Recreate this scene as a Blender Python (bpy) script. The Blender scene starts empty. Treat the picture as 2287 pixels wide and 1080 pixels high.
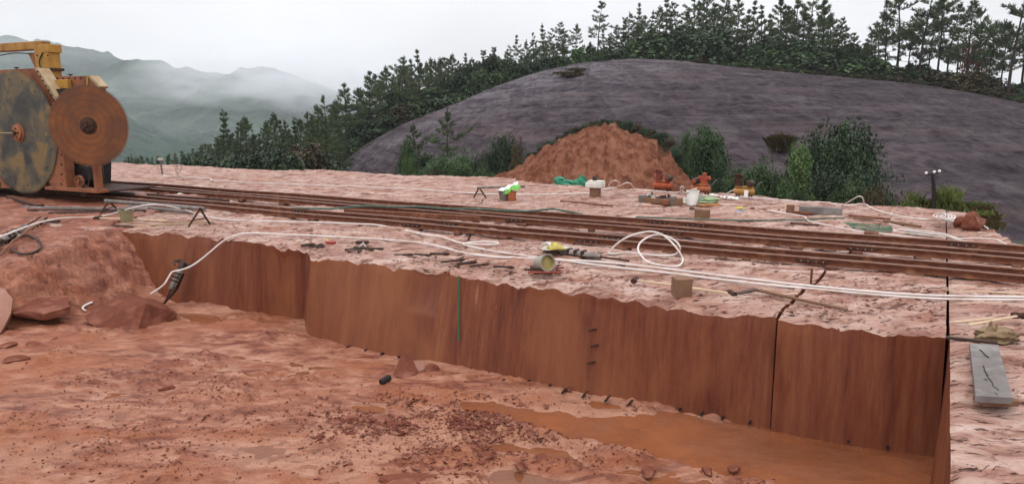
import bpy, math, random
import numpy as np
from mathutils import Vector, Matrix, Euler

S = bpy.context.scene
COL = S.collection
R = math.radians
random.seed(7)

# ------------------------------------------------------------------ camera, world, sun, exposure
FPX = 1652.0                      # focal length in photo pixels (photo 2287 x 1080)
CAMZ = 2.2
PITCH = math.atan(290 / FPX)
cam = bpy.data.cameras.new('camera')
cam.sensor_width = 36.0
cam.lens = 36.0 * FPX / 2287
cam.clip_start = 0.1
cam.clip_end = 6000
camo = bpy.data.objects.new('camera', cam)
COL.objects.link(camo)
camo.location = (0, 0, CAMZ)
camo.rotation_euler = (math.pi / 2 - PITCH, 0, 0)
S.camera = camo

SUN_EL, SUN_ROT = R(58), R(150)
wd = bpy.data.worlds.new('World')
S.world = wd
wd.use_nodes = True
nt = wd.node_tree
nt.nodes.clear()
def WN(t, **k):
    n = nt.nodes.new(t)
    for a, b in k.items(): setattr(n, a, b)
    return n
def wmath(op, a, b=None, c=None):
    n = WN('ShaderNodeMath', operation=op)
    for i, v in enumerate((a, b, c)):
        if v is None: continue
        if isinstance(v, (int, float)): n.inputs[i].default_value = v
        else: nt.links.new(v, n.inputs[i])
    return n.outputs[0]
out = WN('ShaderNodeOutputWorld'); bg = WN('ShaderNodeBackground')
sky = WN('ShaderNodeTexSky', sky_type='NISHITA', sun_disc=False)
sky.sun_elevation = SUN_EL; sky.sun_rotation = SUN_ROT; sky.dust_density = 4.0
tc = WN('ShaderNodeTexCoord'); sep = WN('ShaderNodeSeparateXYZ')
nt.links.new(tc.outputs['Generated'], sep.inputs[0])
zc = wmath('MAXIMUM', sep.outputs['Z'], 0.0)
# overcast dome: luminance grows towards the zenith (CIE overcast sky), with soft cloud banks
lum = wmath('MULTIPLY_ADD', zc, 11.0, 7.5)
mp = WN('ShaderNodeMapping'); mp.inputs['Scale'].default_value = (1.0, 1.0, 3.2)
nt.links.new(tc.outputs['Generated'], mp.inputs[0])
no = WN('ShaderNodeTexNoise'); no.inputs['Scale'].default_value = 2.6; no.inputs['Detail'].default_value = 5
no.inputs['Roughness'].default_value = 0.5
nt.links.new(mp.outputs[0], no.inputs['Vector'])
cl = wmath('MULTIPLY_ADD', no.outputs['Fac'], 0.60, 0.71)
lum2 = wmath('MULTIPLY', lum, cl)
comb = WN('ShaderNodeVectorMath', operation='SCALE')
comb.inputs[0].default_value = (0.968, 0.970, 1.0)
nt.links.new(lum2, comb.inputs['Scale'])
mx = WN('ShaderNodeMix', data_type='RGBA')
mx.inputs['Factor'].default_value = 0.94
nt.links.new(sky.outputs[0], mx.inputs['A']); nt.links.new(comb.outputs[0], mx.inputs['B'])
nt.links.new(mx.outputs['Result'], bg.inputs['Color'])
bg.inputs['Strength'].default_value = 0.12
nt.links.new(bg.outputs[0], out.inputs['Surface'])

sl = bpy.data.lights.new('sun', 'SUN'); sl.energy = 0.7; sl.angle = R(25); sl.color = (1.0, 0.97, 0.93)
so = bpy.data.objects.new('sun', sl); COL.objects.link(so)
so.rotation_euler = (R(32), 0, R(-30))

S.view_settings.view_transform = 'Standard'
S.view_settings.look = 'None'
S.view_settings.exposure = 0.0
S.view_settings.gamma = 1.0
S.render.engine = 'CYCLES'
S.cycles.volume_bounces = 2
S.cycles.max_bounces = 6
S.cycles.transparent_max_bounces = 8

# ------------------------------------------------------------------ helpers
FW = Vector((0, math.cos(PITCH), -math.sin(PITCH))); UPV = Vector((0, math.sin(PITCH), math.cos(PITCH)))
C0 = Vector((0, 0, CAMZ))
def ray(px, py):
    return FW + Vector((1, 0, 0)) * ((px - 1143.5) / FPX) + UPV * (-(py - 540) / FPX)
def W(px, py, z=0.0):                       # point of the plane of height z seen at that place of the photo
    d = ray(px, py); return C0 + d * ((z - CAMZ) / d.z)
def D(px, py, Y):                           # point at distance Y seen at that place of the photo
    d = ray(px, py); return C0 + d * (Y / d.y)
U = Vector((0.899, -0.438, 0)).normalized() # along the rails
V = Vector((0.438, 0.899, 0)).normalized()  # away from the pit
Z = Vector((0, 0, 1))

def hsh(xi, yi, s):
    h = (xi.astype(np.int64) * 374761393 + yi.astype(np.int64) * 668265263 + s * 1442695041) & 0xffffffff
    h = ((h ^ (h >> 13)) * 1274126177) & 0xffffffff
    return ((h ^ (h >> 16)) & 0xffff) / 65535.0
def vnoise(x, y, s=0):
    xi = np.floor(x); yi = np.floor(y); fx = x - xi; fy = y - yi
    fx = fx * fx * fx * (fx * (fx * 6 - 15) + 10); fy = fy * fy * fy * (fy * (fy * 6 - 15) + 10)
    a = hsh(xi, yi, s); b = hsh(xi + 1, yi, s); c = hsh(xi, yi + 1, s); d = hsh(xi + 1, yi + 1, s)
    return (a + (b - a) * fx) * (1 - fy) + (c + (d - c) * fx) * fy
def fbm(x, y, o=4, s=0, g=0.5):
    t = 0; a = 1; n = 0
    for i in range(o):
        t = t + a * vnoise(x * 2 ** i + 17.3 * i, y * 2 ** i + 9.1 * i, s + i); n += a; a *= g
    return t / n
def sstep(a, b, x):
    t = np.clip((x - a) / (b - a), 0, 1); return t * t * (3 - 2 * t)

MATS = {}
def tree(name):
    m = bpy.data.materials.new(name); m.use_nodes = True
    t = m.node_tree; t.nodes.clear()
    o = t.nodes.new('ShaderNodeOutputMaterial'); b = t.nodes.new('ShaderNodeBsdfPrincipled')
    t.links.new(b.outputs[0], o.inputs['Surface'])
    return m, t, b
class NT:                                    # small node helper
    def __init__(s, t): s.t = t
    def n(s, ty, **k):
        n = s.t.nodes.new(ty)
        for a, b in k.items(): setattr(n, a, b)
        return n
    def put(s, sock, v):
        if v is None: return
        if isinstance(v, (int, float, tuple)):
            if isinstance(v, tuple) and len(v) == 3 and sock.type == 'RGBA': v = v + (1,)
            sock.default_value = v
        else: s.t.links.new(v, sock)
    def math(s, op, a, b=None, c=None, clamp=False):
        n = s.n('ShaderNodeMath', operation=op, use_clamp=clamp)
        for i, v in enumerate((a, b, c)): s.put(n.inputs[i], v)
        return n.outputs[0]
    def coords(s, kind='Position', scale=(1, 1, 1), rot=(0, 0, 0)):
        if kind == 'Position': v = s.n('ShaderNodeNewGeometry').outputs['Position']
        else: v = s.n('ShaderNodeTexCoord').outputs[kind]
        m = s.n('ShaderNodeMapping'); m.inputs['Scale'].default_value = scale; m.inputs['Rotation'].default_value = rot
        s.t.links.new(v, m.inputs['Vector']); return m.outputs[0]
    def noise(s, vec, scale, detail=4, rough=0.55, dist=0.0):
        n = s.n('ShaderNodeTexNoise'); s.put(n.inputs['Vector'], vec)
        n.inputs['Scale'].default_value = scale; n.inputs['Detail'].default_value = detail
        n.inputs['Roughness'].default_value = rough; n.inputs['Distortion'].default_value = dist
        return n.outputs['Fac']
    def ramp(s, f, stops, interp='LINEAR'):
        r = s.n('ShaderNodeValToRGB'); s.put(r.inputs[0], f); r.color_ramp.interpolation = interp
        e = r.color_ramp.elements
        while len(e) < len(stops): e.new(0.5)
        for i, (p, c) in enumerate(stops):
            e[i].position = p
            e[i].color = (c, c, c, 1) if isinstance(c, (int, float)) else tuple(c) + (1,)
        return r.outputs['Color']
    def mix(s, f, a, b, mode='MIX'):
        m = s.n('ShaderNodeMix', data_type='RGBA', blend_type=mode)
        s.put(m.inputs['Factor'], f); s.put(m.inputs['A'], a); s.put(m.inputs['B'], b)
        return m.outputs['Result']
    def bump(s, h, strength=0.5, dist=0.02):
        b = s.n('ShaderNodeBump'); b.inputs['Strength'].default_value = strength; b.inputs['Distance'].default_value = dist
        s.put(b.inputs['Height'], h); return b.outputs[0]

def M(name, c1, c2=None, scale=6.0, rough=0.6, metal=0.0, bump=0.15, c3=None, detail=5, kind='Object', spec=0.25, rnd=0.0):
    """plain worn surface: two or three tones broken up by noise, uneven roughness, fine bump"""
    if name in MATS: return MATS[name]
    m, t, b = tree(name); k = NT(t)
    v = k.coords(kind)
    f = k.noise(v, scale, detail, 0.6)
    c2 = c2 or tuple(x * 0.7 for x in c1)
    stops = [(0.3, c1), (0.68, c2)] if c3 is None else [(0.28, c1), (0.5, c2), (0.7, c3)]
    col = k.ramp(f, stops)
    if rnd:
        oi = k.n('ShaderNodeObjectInfo').outputs['Random']
        col = k.mix(1.0, col, k.ramp(oi, [(0, 1 - rnd), (1, 1 + rnd)]), 'MULTIPLY')
    k.put(b.inputs['Base Color'], col)
    f2 = k.noise(v, scale * 5, 4, 0.6)
    k.put(b.inputs['Roughness'], k.math('MULTIPLY_ADD', f2, 0.3, rough - 0.15, clamp=True))
    b.inputs['Metallic'].default_value = metal
    b.inputs['Specular IOR Level'].default_value = spec
    if bump: k.put(b.inputs['Normal'], k.bump(f2, bump, 0.01))
    MATS[name] = m
    return m

PM = {}                                      # world matrix of every Empty that parents parts
def link(o):
    COL.objects.link(o); return o
def tag(o, label=None, cat=None, group=None, kind=None):
    if label: o['label'] = label
    if cat: o['category'] = cat
    if group: o['group'] = group
    if kind: o['kind'] = kind
    return o
def thing(name, label, cat, loc, rz=0.0, group=None):
    o = link(bpy.data.objects.new(name, None)); o.empty_display_size = 0.2
    o.location = loc; o.rotation_euler = (0, 0, rz)
    PM[o] = Matrix.Translation(Vector(loc)) @ Matrix.Rotation(rz, 4, 'Z')
    return tag(o, label, cat, group)
def dup(root, loc, rz=0.0, scale=1.0, label=None, group=None):
    r = root.copy(); link(r); r.location = loc; r.rotation_euler = (0, 0, rz)
    r.scale = (scale, scale, scale) if isinstance(scale, (int, float)) else scale
    if label: r['label'] = label
    if group: r['group'] = group
    for ch in list(root.children):
        c = ch.copy(); link(c); c.parent = r
        for g in list(ch.children):
            d = g.copy(); link(d); d.parent = c
    return r

class MB:
    """collects boxes, tubes, discs into ONE mesh"""
    def __init__(s): s.v = []; s.f = []
    def add(s, vs, fs):
        b = len(s.v); s.v += [Vector(v) for v in vs]; s.f += [tuple(i + b for i in f) for f in fs]; return s
    def box(s, c, size, ax=None, jit=0.0):
        X, Y, Zz = ax if ax else (Vector((1, 0, 0)), Vector((0, 1, 0)), Z)
        a, b, d = [q / 2 for q in size]; c = Vector(c)
        vs = []
        for i, j, k in ((-1,-1,-1),(1,-1,-1),(1,1,-1),(-1,1,-1),(-1,-1,1),(1,-1,1),(1,1,1),(-1,1,1)):
            p = c + X * a * i + Y * b * j + Zz * d * k
            if jit: p += Vector((random.uniform(-jit, jit) for _ in range(3)))
            vs.append(p)
        return s.add(vs, [(0,3,2,1),(4,5,6,7),(0,1,5,4),(1,2,6,5),(2,3,7,6),(3,0,4,7)])
    def bbox(s, c, size, ax=None, r=0.01):
        """box with chamfered edges (24-vertex)"""
        X, Y, Zz = ax if ax else (Vector((1, 0, 0)), Vector((0, 1, 0)), Z)
        h = [q / 2 for q in size]; r = min(r, min(h) * 0.6); c = Vector(c); vs = []; idx = {}
        def P(i, j, k, a):
            q = [h[0] * i, h[1] * j, h[2] * k]; sg = (i, j, k)
            for m in range(3):
                if m != a: q[m] -= r * sg[m]
            key = (i, j, k, a)
            if key not in idx: idx[key] = len(vs); vs.append(c + X * q[0] + Y * q[1] + Zz * q[2])
            return idx[key]
        fs = []
        sq = ((-1, -1), (1, -1), (1, 1), (-1, 1))
        for a in range(3):
            for sg in (-1, 1):
                loop = []
                for (p, q) in sq:
                    t = [0, 0, 0]; t[a] = sg; t[(a + 1) % 3] = p; t[(a + 2) % 3] = q; loop.append(P(*t, a))
                fs.append(tuple(loop if sg > 0 else loop[::-1]))
        for a in range(3):
            b2, c2 = (a + 1) % 3, (a + 2) % 3
            for p in (-1, 1):
                for q in (-1, 1):
                    t0 = [0, 0, 0]; t1 = [0, 0, 0]; t0[a] = -1; t1[a] = 1
                    for t in (t0, t1): t[b2] = p; t[c2] = q
                    l = [P(*t0, b2), P(*t1, b2), P(*t1, c2), P(*t0, c2)]
                    fs.append(tuple(l if p * q > 0 else l[::-1]))
        for i in (-1, 1):
            for j in (-1, 1):
                for k in (-1, 1):
                    l = [P(i, j, k, 0), P(i, j, k, 1), P(i, j, k, 2)]
                    fs.append(tuple(l if i * j * k > 0 else l[::-1]))
        return s.add(vs, fs)
    def tube(s, pts, r, n=8, caps=True):
        pts = [Vector(p) for p in pts]; m = len(pts)
        rs = r if isinstance(r, (list, tuple)) else [r] * m
        vs = []; fs = []
        t0 = (pts[1] - pts[0]).normalized()
        a = t0.orthogonal().normalized()
        for i, p in enumerate(pts):
            t = (pts[min(i + 1, m - 1)] - pts[max(i - 1, 0)])
            t = t.normalized() if t.length > 1e-9 else t0
            a = (a - t * a.dot(t)); a = a.normalized() if a.length > 1e-6 else t.orthogonal().normalized()
            b = t.cross(a)
            for k in range(n):
                g = 2 * math.pi * k / n
                vs.append(p + a * (math.cos(g) * rs[i]) + b * (math.sin(g) * rs[i]))
        for i in range(m - 1):
            for k in range(n):
                k2 = (k + 1) % n
                fs.append((i * n + k, i * n + k2, (i + 1) * n + k2, (i + 1) * n + k))
        if caps:
            fs.append(tuple(range(n))[::-1]); fs.append(tuple(range((m - 1) * n, m * n)))
        return s.add(vs, fs)
    def lathe(s, base, axis, prof, n=20, cap0=True, cap1=True):
        axis = Vector(axis).normalized(); a = axis.orthogonal().normalized(); b = axis.cross(a); base = Vector(base)
        vs = []; fs = []; m = len(prof)
        for (r, h) in prof:
            for k in range(n):
                g = 2 * math.pi * k / n
                vs.append(base + axis * h + a * (r * math.cos(g)) + b * (r * math.sin(g)))
        for i in range(m - 1):
            for k in range(n):
                k2 = (k + 1) % n; fs.append((i * n + k, i * n + k2, (i + 1) * n + k2, (i + 1) * n + k))
        if cap0: fs.append(tuple(range(n))[::-1])
        if cap1: fs.append(tuple(range((m - 1) * n, m * n)))
        return s.add(vs, fs)
    def prism(s, poly, d):
        """closed polygon (world points) pushed along vector d"""
        n = len(poly); d = Vector(d); vs = [Vector(p) for p in poly] + [Vector(p) + d for p in poly]
        fs = [tuple(range(n))[::-1], tuple(range(n, 2 * n))] + [(i, (i + 1) % n, (i + 1) % n + n, i + n) for i in range(n)]
        return s.add(vs, fs)
    def build(s, name, mat, parent=None, origin=None, smooth=False, fix=True):
        if parent is not None:
            inv = PM[parent].inverted(); vs = [inv @ v for v in s.v]
        else:
            if origin is None:
                c = sum(s.v, Vector()) / len(s.v); origin = Vector((c.x, c.y, min(v.z for v in s.v)))
            origin = Vector(origin); vs = [v - origin for v in s.v]
        me = bpy.data.meshes.new(name); me.from_pydata(vs, [], s.f); me.update()
        if fix:
            import bmesh
            bm = bmesh.new(); bm.from_mesh(me); bmesh.ops.recalc_face_normals(bm, faces=bm.faces); bm.to_mesh(me); bm.free()
        if smooth:
            me.polygons.foreach_set('use_smooth', [True] * len(me.polygons))
            if smooth != 'all':
                try: me.set_sharp_from_angle(angle=R(40))
                except Exception: pass
        me.materials.append(mat)
        o = link(bpy.data.objects.new(name, me))
        if parent is not None:
            o.parent = parent; PM[o] = PM[parent]
        else:
            o.location = origin; PM[o] = Matrix.Translation(origin)
        return o

def subpart(mb, name, mat, part, smooth=False):
    return mb.build(name, mat, part, smooth=smooth)

def grids(name, arrs, mats, smooth=True, kind='structure', parent=None):
    """several (rows, cols, 3) arrays joined into one mesh; mats gives a slot per array"""
    vs = []; fs = []; mi = []; b = 0; slots = []
    for a, m in zip(arrs, mats):
        r, c = a.shape[:2]; vs.append(a.reshape(-1, 3))
        i = np.arange(r * c).reshape(r, c) + b
        q = np.stack([i[:-1, :-1], i[:-1, 1:], i[1:, 1:], i[1:, :-1]], -1).reshape(-1, 4)
        fs.append(q); b += r * c
        if m not in slots: slots.append(m)
        mi.append(np.full(len(q), slots.index(m)))
    vs = np.concatenate(vs); fs = np.concatenate(fs); mi = np.concatenate(mi)
    me = bpy.data.meshes.new(name)
    me.vertices.add(len(vs)); me.vertices.foreach_set('co', vs.astype(np.float32).ravel())
    me.loops.add(len(fs) * 4); me.loops.foreach_set('vertex_index', fs.astype(np.int32).ravel())
    me.polygons.add(len(fs)); me.polygons.foreach_set('loop_start', np.arange(0, len(fs) * 4, 4, dtype=np.int32))
    me.polygons.foreach_set('material_index', mi.astype(np.int32))
    me.polygons.foreach_set('use_smooth', np.full(len(fs), smooth))
    me.update(calc_edges=True); me.validate()
    for m in slots: me.materials.append(m)
    o = link(bpy.data.objects.new(name, me))
    if kind: o['kind'] = kind
    if parent: o.parent = parent
    PM[o] = Matrix.Identity(4)
    return o

def tris(name, vs, n, mat, kind=None, parent=None, smooth=False, matloc=None):
    """vs: (faces*n, 3) vertices, every n of them one loose face"""
    vs = np.asarray(vs, dtype=np.float32); k = len(vs) // n
    me = bpy.data.meshes.new(name)
    me.vertices.add(len(vs)); me.vertices.foreach_set('co', vs.ravel())
    me.loops.add(k * n); me.loops.foreach_set('vertex_index', np.arange(k * n, dtype=np.int32))
    me.polygons.add(k); me.polygons.foreach_set('loop_start', np.arange(0, k * n, n, dtype=np.int32))
    me.update(calc_edges=True); me.materials.append(mat)
    o = link(bpy.data.objects.new(name, me))
    if kind: o['kind'] = kind
    if parent: o.parent = parent
    return o

def spline(pts, per=8):
    """Catmull-Rom through the points"""
    p = [Vector(q) for q in pts]; p = [p[0] * 2 - p[1]] + p + [p[-1] * 2 - p[-2]]; o = []
    for i in range(1, len(p) - 2):
        a, b, c, d = p[i - 1:i + 3]
        for k in range(per):
            t = k / per
            o.append(0.5 * ((2 * b) + (c - a) * t + (2 * a - 5 * b + 4 * c - d) * t * t + (3 * b - a - 3 * c + d) * t ** 3))
    o.append(p[-2]); return o
def polyl(pts, x):
    """piecewise-linear world points: pts = [(key, Vector)] at the keys x (array)"""
    ks = [k for k, _ in pts]
    return np.stack([np.interp(x, ks, [q[i] for _, q in pts]) for i in range(3)], -1)
# ------------------------------------------------------------------ materials of the setting
def mat_terrace():
    m, t, b = tree('split_sandstone'); k = NT(t)
    v = k.coords('Position', (1, 1, 1), (0, 0, R(26)))
    va = k.coords('Position', (0.55, 1.7, 1.0), (0, 0, R(26)))
    big = k.noise(va, 0.55, 4, 0.55, 0.4)
    med = k.noise(va, 3.0, 6, 0.62, 0.6)
    fine = k.noise(va, 16.0, 5, 0.65)
    c = k.ramp(med, [(0.36, (0.17, 0.070, 0.048)), (0.45, (0.325, 0.178, 0.135)), (0.53, (0.435, 0.282, 0.228)), (0.66, (0.545, 0.400, 0.345))])
    c = k.mix(k.ramp(big, [(0.42, 0.0), (0.66, 0.55)]), c, (0.31, 0.155, 0.112))
    # small dark flake scars and cracks
    crk = k.noise(va, 9.0, 6, 0.7, 1.2)
    c = k.mix(k.ramp(crk, [(0.39, 0.9), (0.455, 0.0)]), c, (0.125, 0.042, 0.028))
    dirt = k.noise(v, 1.3, 5, 0.6, 0.8)
    c = k.mix(k.ramp(dirt, [(0.56, 0.0), (0.70, 0.6)]), c, (0.31, 0.125, 0.082))
    c = k.mix(1.0, c, (0.97, 0.95, 0.94), 'MULTIPLY')
    k.put(b.inputs['Base Color'], c)
    k.put(b.inputs['Roughness'], k.ramp(dirt, [(0.3, 0.5), (0.7, 0.8)])); b.inputs['Specular IOR Level'].default_value = 0.22
    h = k.math('ADD', k.math('MULTIPLY', med, 0.7), k.math('MULTIPLY', fine, 0.35))
    h = k.math('ADD', h, k.math('MULTIPLY', k.ramp(crk, [(0.33, 0.0), (0.42, 1.0)]), 0.35))
    k.put(b.inputs['Normal'], k.bump(h, 1.0, 0.08))
    return m
WA = 1 + .1 * D(690, 560, 11.5).dot(U); WB = 1 + .1 * D(975, 600, 10.3).dot(U)
def mat_wall():
    m, t, b = tree('sawn_sandstone'); k = NT(t)
    P_ = k.coords('Position'); du = k.n('ShaderNodeVectorMath', operation='DOT_PRODUCT'); k.put(du.inputs[0], P_); du.inputs[1].default_value = tuple(U)
    dv = k.n('ShaderNodeVectorMath', operation='DOT_PRODUCT'); k.put(dv.inputs[0], P_); dv.inputs[1].default_value = tuple(V * .12)
    sz = k.n('ShaderNodeSeparateXYZ'); k.put(sz.inputs[0], P_); cb = k.n('ShaderNodeCombineXYZ')
    k.put(cb.inputs[0], du.outputs['Value']); k.put(cb.inputs[1], dv.outputs['Value']); k.put(cb.inputs[2], k.math('MULTIPLY', sz.outputs['Z'], 0.10)); v = cb.outputs[0]
    v2 = k.coords('Position', (1, 1, 0.5))
    s1 = k.noise(v, 2.6, 8, 0.72); s2 = k.noise(v, 16.0, 5, 0.7); bl = k.noise(v2, 0.9, 4, 0.55, 0.4)
    f = k.math('ADD', k.math('MULTIPLY', s1, 0.62), k.math('MULTIPLY', s2, 0.38))
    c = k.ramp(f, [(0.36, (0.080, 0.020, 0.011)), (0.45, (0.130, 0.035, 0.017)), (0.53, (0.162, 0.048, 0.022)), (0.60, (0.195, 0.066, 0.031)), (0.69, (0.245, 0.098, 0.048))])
    us = k.n('ShaderNodeVectorMath', operation='DOT_PRODUCT'); k.put(us.inputs[0], k.coords('Position')); us.inputs[1].default_value = tuple(U)
    # slurry-stained orange stretch of the middle block
    um = k.ramp(k.math('MULTIPLY_ADD', us.outputs['Value'], 0.1, 1.0), [(WA, 0.0), (WA + 0.004, 0.55), (WB - 0.06, 0.5), (WB, 0.0)])
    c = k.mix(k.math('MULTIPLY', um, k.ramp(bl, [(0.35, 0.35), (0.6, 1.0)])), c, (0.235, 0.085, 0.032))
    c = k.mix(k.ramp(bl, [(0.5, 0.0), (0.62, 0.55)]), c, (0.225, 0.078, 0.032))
    sp_ = k.noise(k.coords('Position', (1, 1, 1)), 34, 4, 0.7); c = k.mix(k.ramp(sp_, [(0.30, 0.4), (0.38, 0.0)]), c, (0.060, 0.016, 0.010))
    # pale drips of dried slurry
    dr = k.noise(k.coords('Position', (1, 1, 0.16)), 5.5, 3, 0.5, 0.5)
    c = k.mix(k.ramp(dr, [(0.69, 0.0), (0.75, 0.3)]), c, (0.40, 0.20, 0.12))
    k.put(b.inputs['Base Color'], c)
    k.put(b.inputs['Roughness'], k.ramp(s2, [(0.3, 0.42), (0.7, 0.62)]))
    b.inputs['Specular IOR Level'].default_value = 0.18
    h = k.math('ADD', k.math('MULTIPLY', s2, 0.7), k.noise(v2, 22, 5, 0.7))
    k.put(b.inputs['Normal'], k.bump(h, 0.45, 0.02))
    return m
def mat_pit():
    m, t, b = tree('wet_red_mud'); k = NT(t)
    v = k.coords('Position', (1, 1, 1)); va = k.coords('Position', (0.6, 1.5, 1), (0, 0, R(22)))
    big = k.noise(va, 0.7, 5, 0.6, 0.6); med = k.noise(va, 3.2, 6, 0.65, 0.5); fine = k.noise(v, 26, 6, 0.7)
    c = k.ramp(med, [(0.37, (0.150, 0.044, 0.025)), (0.46, (0.26, 0.092, 0.053)), (0.54, (0.350, 0.152, 0.094)), (0.65, (0.45, 0.238, 0.165))])
    c = k.mix(k.ramp(big, [(0.47, 0.0), (0.58, 0.7)]), c, (0.31, 0.110, 0.050))
    b2 = k.noise(k.coords('Position', (0.5, 1.2, 1), (0, 0, R(26))), 0.42, 4, 0.6, 0.8)
    c = k.mix(k.ramp(b2, [(0.50, 0.0), (0.60, 0.65)]), c, (0.44, 0.235, 0.160))
    cl = k.noise(va, 2.1, 7, 0.72, 0.7)
    c = k.mix(k.ramp(cl, [(0.56, 0.0), (0.64, 0.7)]), c, (0.135, 0.038, 0.024))
    gz = k.n('ShaderNodeSeparateXYZ'); k.put(gz.inputs[0], v)
    # pale silt left where the water has stood, raw red rock higher up the slope
    silt = k.ramp(k.math('MULTIPLY_ADD', gz.outputs['Z'], 10.0, 12.90), [(0.04, 0.75), (0.36, 0.0)])
    c = k.mix(k.math('MULTIPLY', silt, k.ramp(med, [(0.40, 0.25), (0.56, 1.0)])), c, (0.47, 0.275, 0.200))
    c = k.mix(k.ramp(gz.outputs['Z'], [(0.0, 0.0), (1.0, 0.0)]), c, c)
    up = k.ramp(k.math('MULTIPLY_ADD', gz.outputs['Z'], 1.0, 1.30), [(0.16, 0.0), (0.42, 0.65)])
    c = k.mix(up, c, k.ramp(med, [(0.40, (0.15, 0.042, 0.024)), (0.52, (0.25, 0.083, 0.048)), (0.63, (0.37, 0.160, 0.105))]))
    ck = k.noise(k.coords('Position', (0.7, 1.9, 2.2), (0, 0, R(-24))), 5.0, 6, 0.7, 1.3)
    c = k.mix(k.math('MULTIPLY', k.ramp(ck, [(0.36, 0.9), (0.43, 0.0)]), k.math('MULTIPLY_ADD', up, 1.2, 0.25, clamp=True)), c, (0.085, 0.026, 0.018))
    grit = k.noise(v, 48, 3, 0.6)
    c = k.mix(k.math('MULTIPLY', k.ramp(grit, [(0.60, 0.0), (0.68, 0.5)]), k.ramp(med, [(0.35, 1.0), (0.7, 0.25)])), c, (0.12, 0.042, 0.028))
    c = k.mix(1.0, c, (0.97, 0.90, 0.85), 'MULTIPLY')
    k.put(b.inputs['Base Color'], c)
    k.put(b.inputs['Roughness'], k.ramp(k.math('ADD', k.math('MULTIPLY', big, 0.5), k.math('MULTIPLY', cl, 0.5)), [(0.38, 0.25), (0.50, 0.5), (0.60, 0.8)])); b.inputs['Specular IOR Level'].default_value = 0.28
    h = k.math('ADD', k.math('MULTIPLY', fine, 0.4), k.math('MULTIPLY', cl, 0.9)); h = k.math('ADD', h, k.math('MULTIPLY', ck, 0.6))
    k.put(b.inputs['Normal'], k.bump(h, 0.9, 0.06))
    return m
def mat_water():
    m, t, b = tree('muddy_water'); k = NT(t)
    v = k.coords('Position'); n = k.noise(v, 0.8, 4, 0.5)
    k.put(b.inputs['Base Color'], k.ramp(n, [(0.36, (0.195, 0.062, 0.025)), (0.6, (0.27, 0.092, 0.040))]))
    b.inputs['Roughness'].default_value = 0.03; b.inputs['IOR'].default_value = 1.33
    k.put(b.inputs['Normal'], k.bump(k.noise(v, 3.2, 4, 0.55), 0.08, 0.02))
    k.put(b.inputs['Alpha'], k.ramp(k.noise(v, 1.4, 5, 0.6), [(0.42, 0.62), (0.6, 0.9)]))
    return m
def mat_dome():
    m, t, b = tree('weathered_purple_rock'); k = NT(t)
    v = k.coords('Position'); va = k.coords('Position', (0.16, 0.16, 4.0)); vb = k.coords('Position', (1.0, 0.55, 1.6), (0, 0, R(18)))
    big = k.noise(v, 0.06, 5, 0.6, 0.5); band = k.noise(va, 0.55, 6, 0.65, 0.5); rip = k.noise(vb, 1.5, 6, 0.66, 0.6); lich = k.noise(v, 0.30, 6, 0.68, 0.4)
    gp = k.n('ShaderNodeSeparateXYZ'); k.put(gp.inputs[0], v)
    # older, lichen-grey rock on the left and the crown; freshly washed dark rock to the right
    st = k.math('MULTIPLY_ADD', gp.outputs['X'], 0.016, k.math('MULTIPLY_ADD', gp.outputs['Z'], -0.060, k.math('MULTIPLY', big, 0.9)))
    f = k.math('ADD', k.math('MULTIPLY', band, 0.55), k.math('MULTIPLY', rip, 0.45))
    grey = k.ramp(f, [(0.41, (0.040, 0.030, 0.038)), (0.49, (0.108, 0.090, 0.108)), (0.58, (0.215, 0.188, 0.205))])
    dark = k.ramp(f, [(0.41, (0.017, 0.010, 0.014)), (0.49, (0.040, 0.025, 0.033)), (0.58, (0.082, 0.056, 0.063))])
    vs = k.noise(k.coords('Position', (0.5, 0.035, 0.05)), 1.0, 5, 0.62, 0.6)
    c = k.mix(k.ramp(st, [(0.02, 0.0), (0.42, 1.0)]), grey, dark)
    c = k.mix(k.ramp(lich, [(0.52, 0.0), (0.68, 0.45)]), c, (0.150, 0.130, 0.128))
    c = k.mix(k.ramp(vs, [(0.38, 0.5), (0.46, 0.0)]), c, (0.026, 0.017, 0.024))
    pink = k.noise(va, 0.21, 5, 0.6, 0.3)
    c = k.mix(k.ramp(pink, [(0.58, 0.0), (0.70, 0.25)]), c, (0.15, 0.085, 0.080))
    k.put(b.inputs['Base Color'], c); b.inputs['Roughness'].default_value = 0.8; b.inputs['Specular IOR Level'].default_value = 0.2
    h = k.math('ADD', k.math('MULTIPLY', rip, 1.0), k.math('MULTIPLY', band, 0.7))
    k.put(b.inputs['Normal'], k.bump(h, 1.0, 0.9))
    return m
def mat_mound():
    m, t, b = tree('loose_red_dirt'); k = NT(t)
    v = k.coords('Position'); va = k.coords('Position', (1.6, 0.5, 0.5), (0, 0, R(-20)))
    med = k.noise(va, 2.6, 8, 0.72, 0.3); fine = k.noise(v, 12, 6, 0.75)
    c = k.ramp(med, [(0.38, (0.185, 0.058, 0.029)), (0.48, (0.325, 0.116, 0.061)), (0.60, (0.47, 0.20, 0.118))])
    c = k.mix(k.ramp(fine, [(0.34, 0.7), (0.44, 0.0)]), c, (0.10, 0.034, 0.022))
    k.put(b.inputs['Base Color'], c); b.inputs['Roughness'].default_value = 0.9; b.inputs['Specular IOR Level'].default_value = 0.1
    k.put(b.inputs['Normal'], k.bump(k.math('ADD', med, fine), 1.0, 0.35))
    return m
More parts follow.
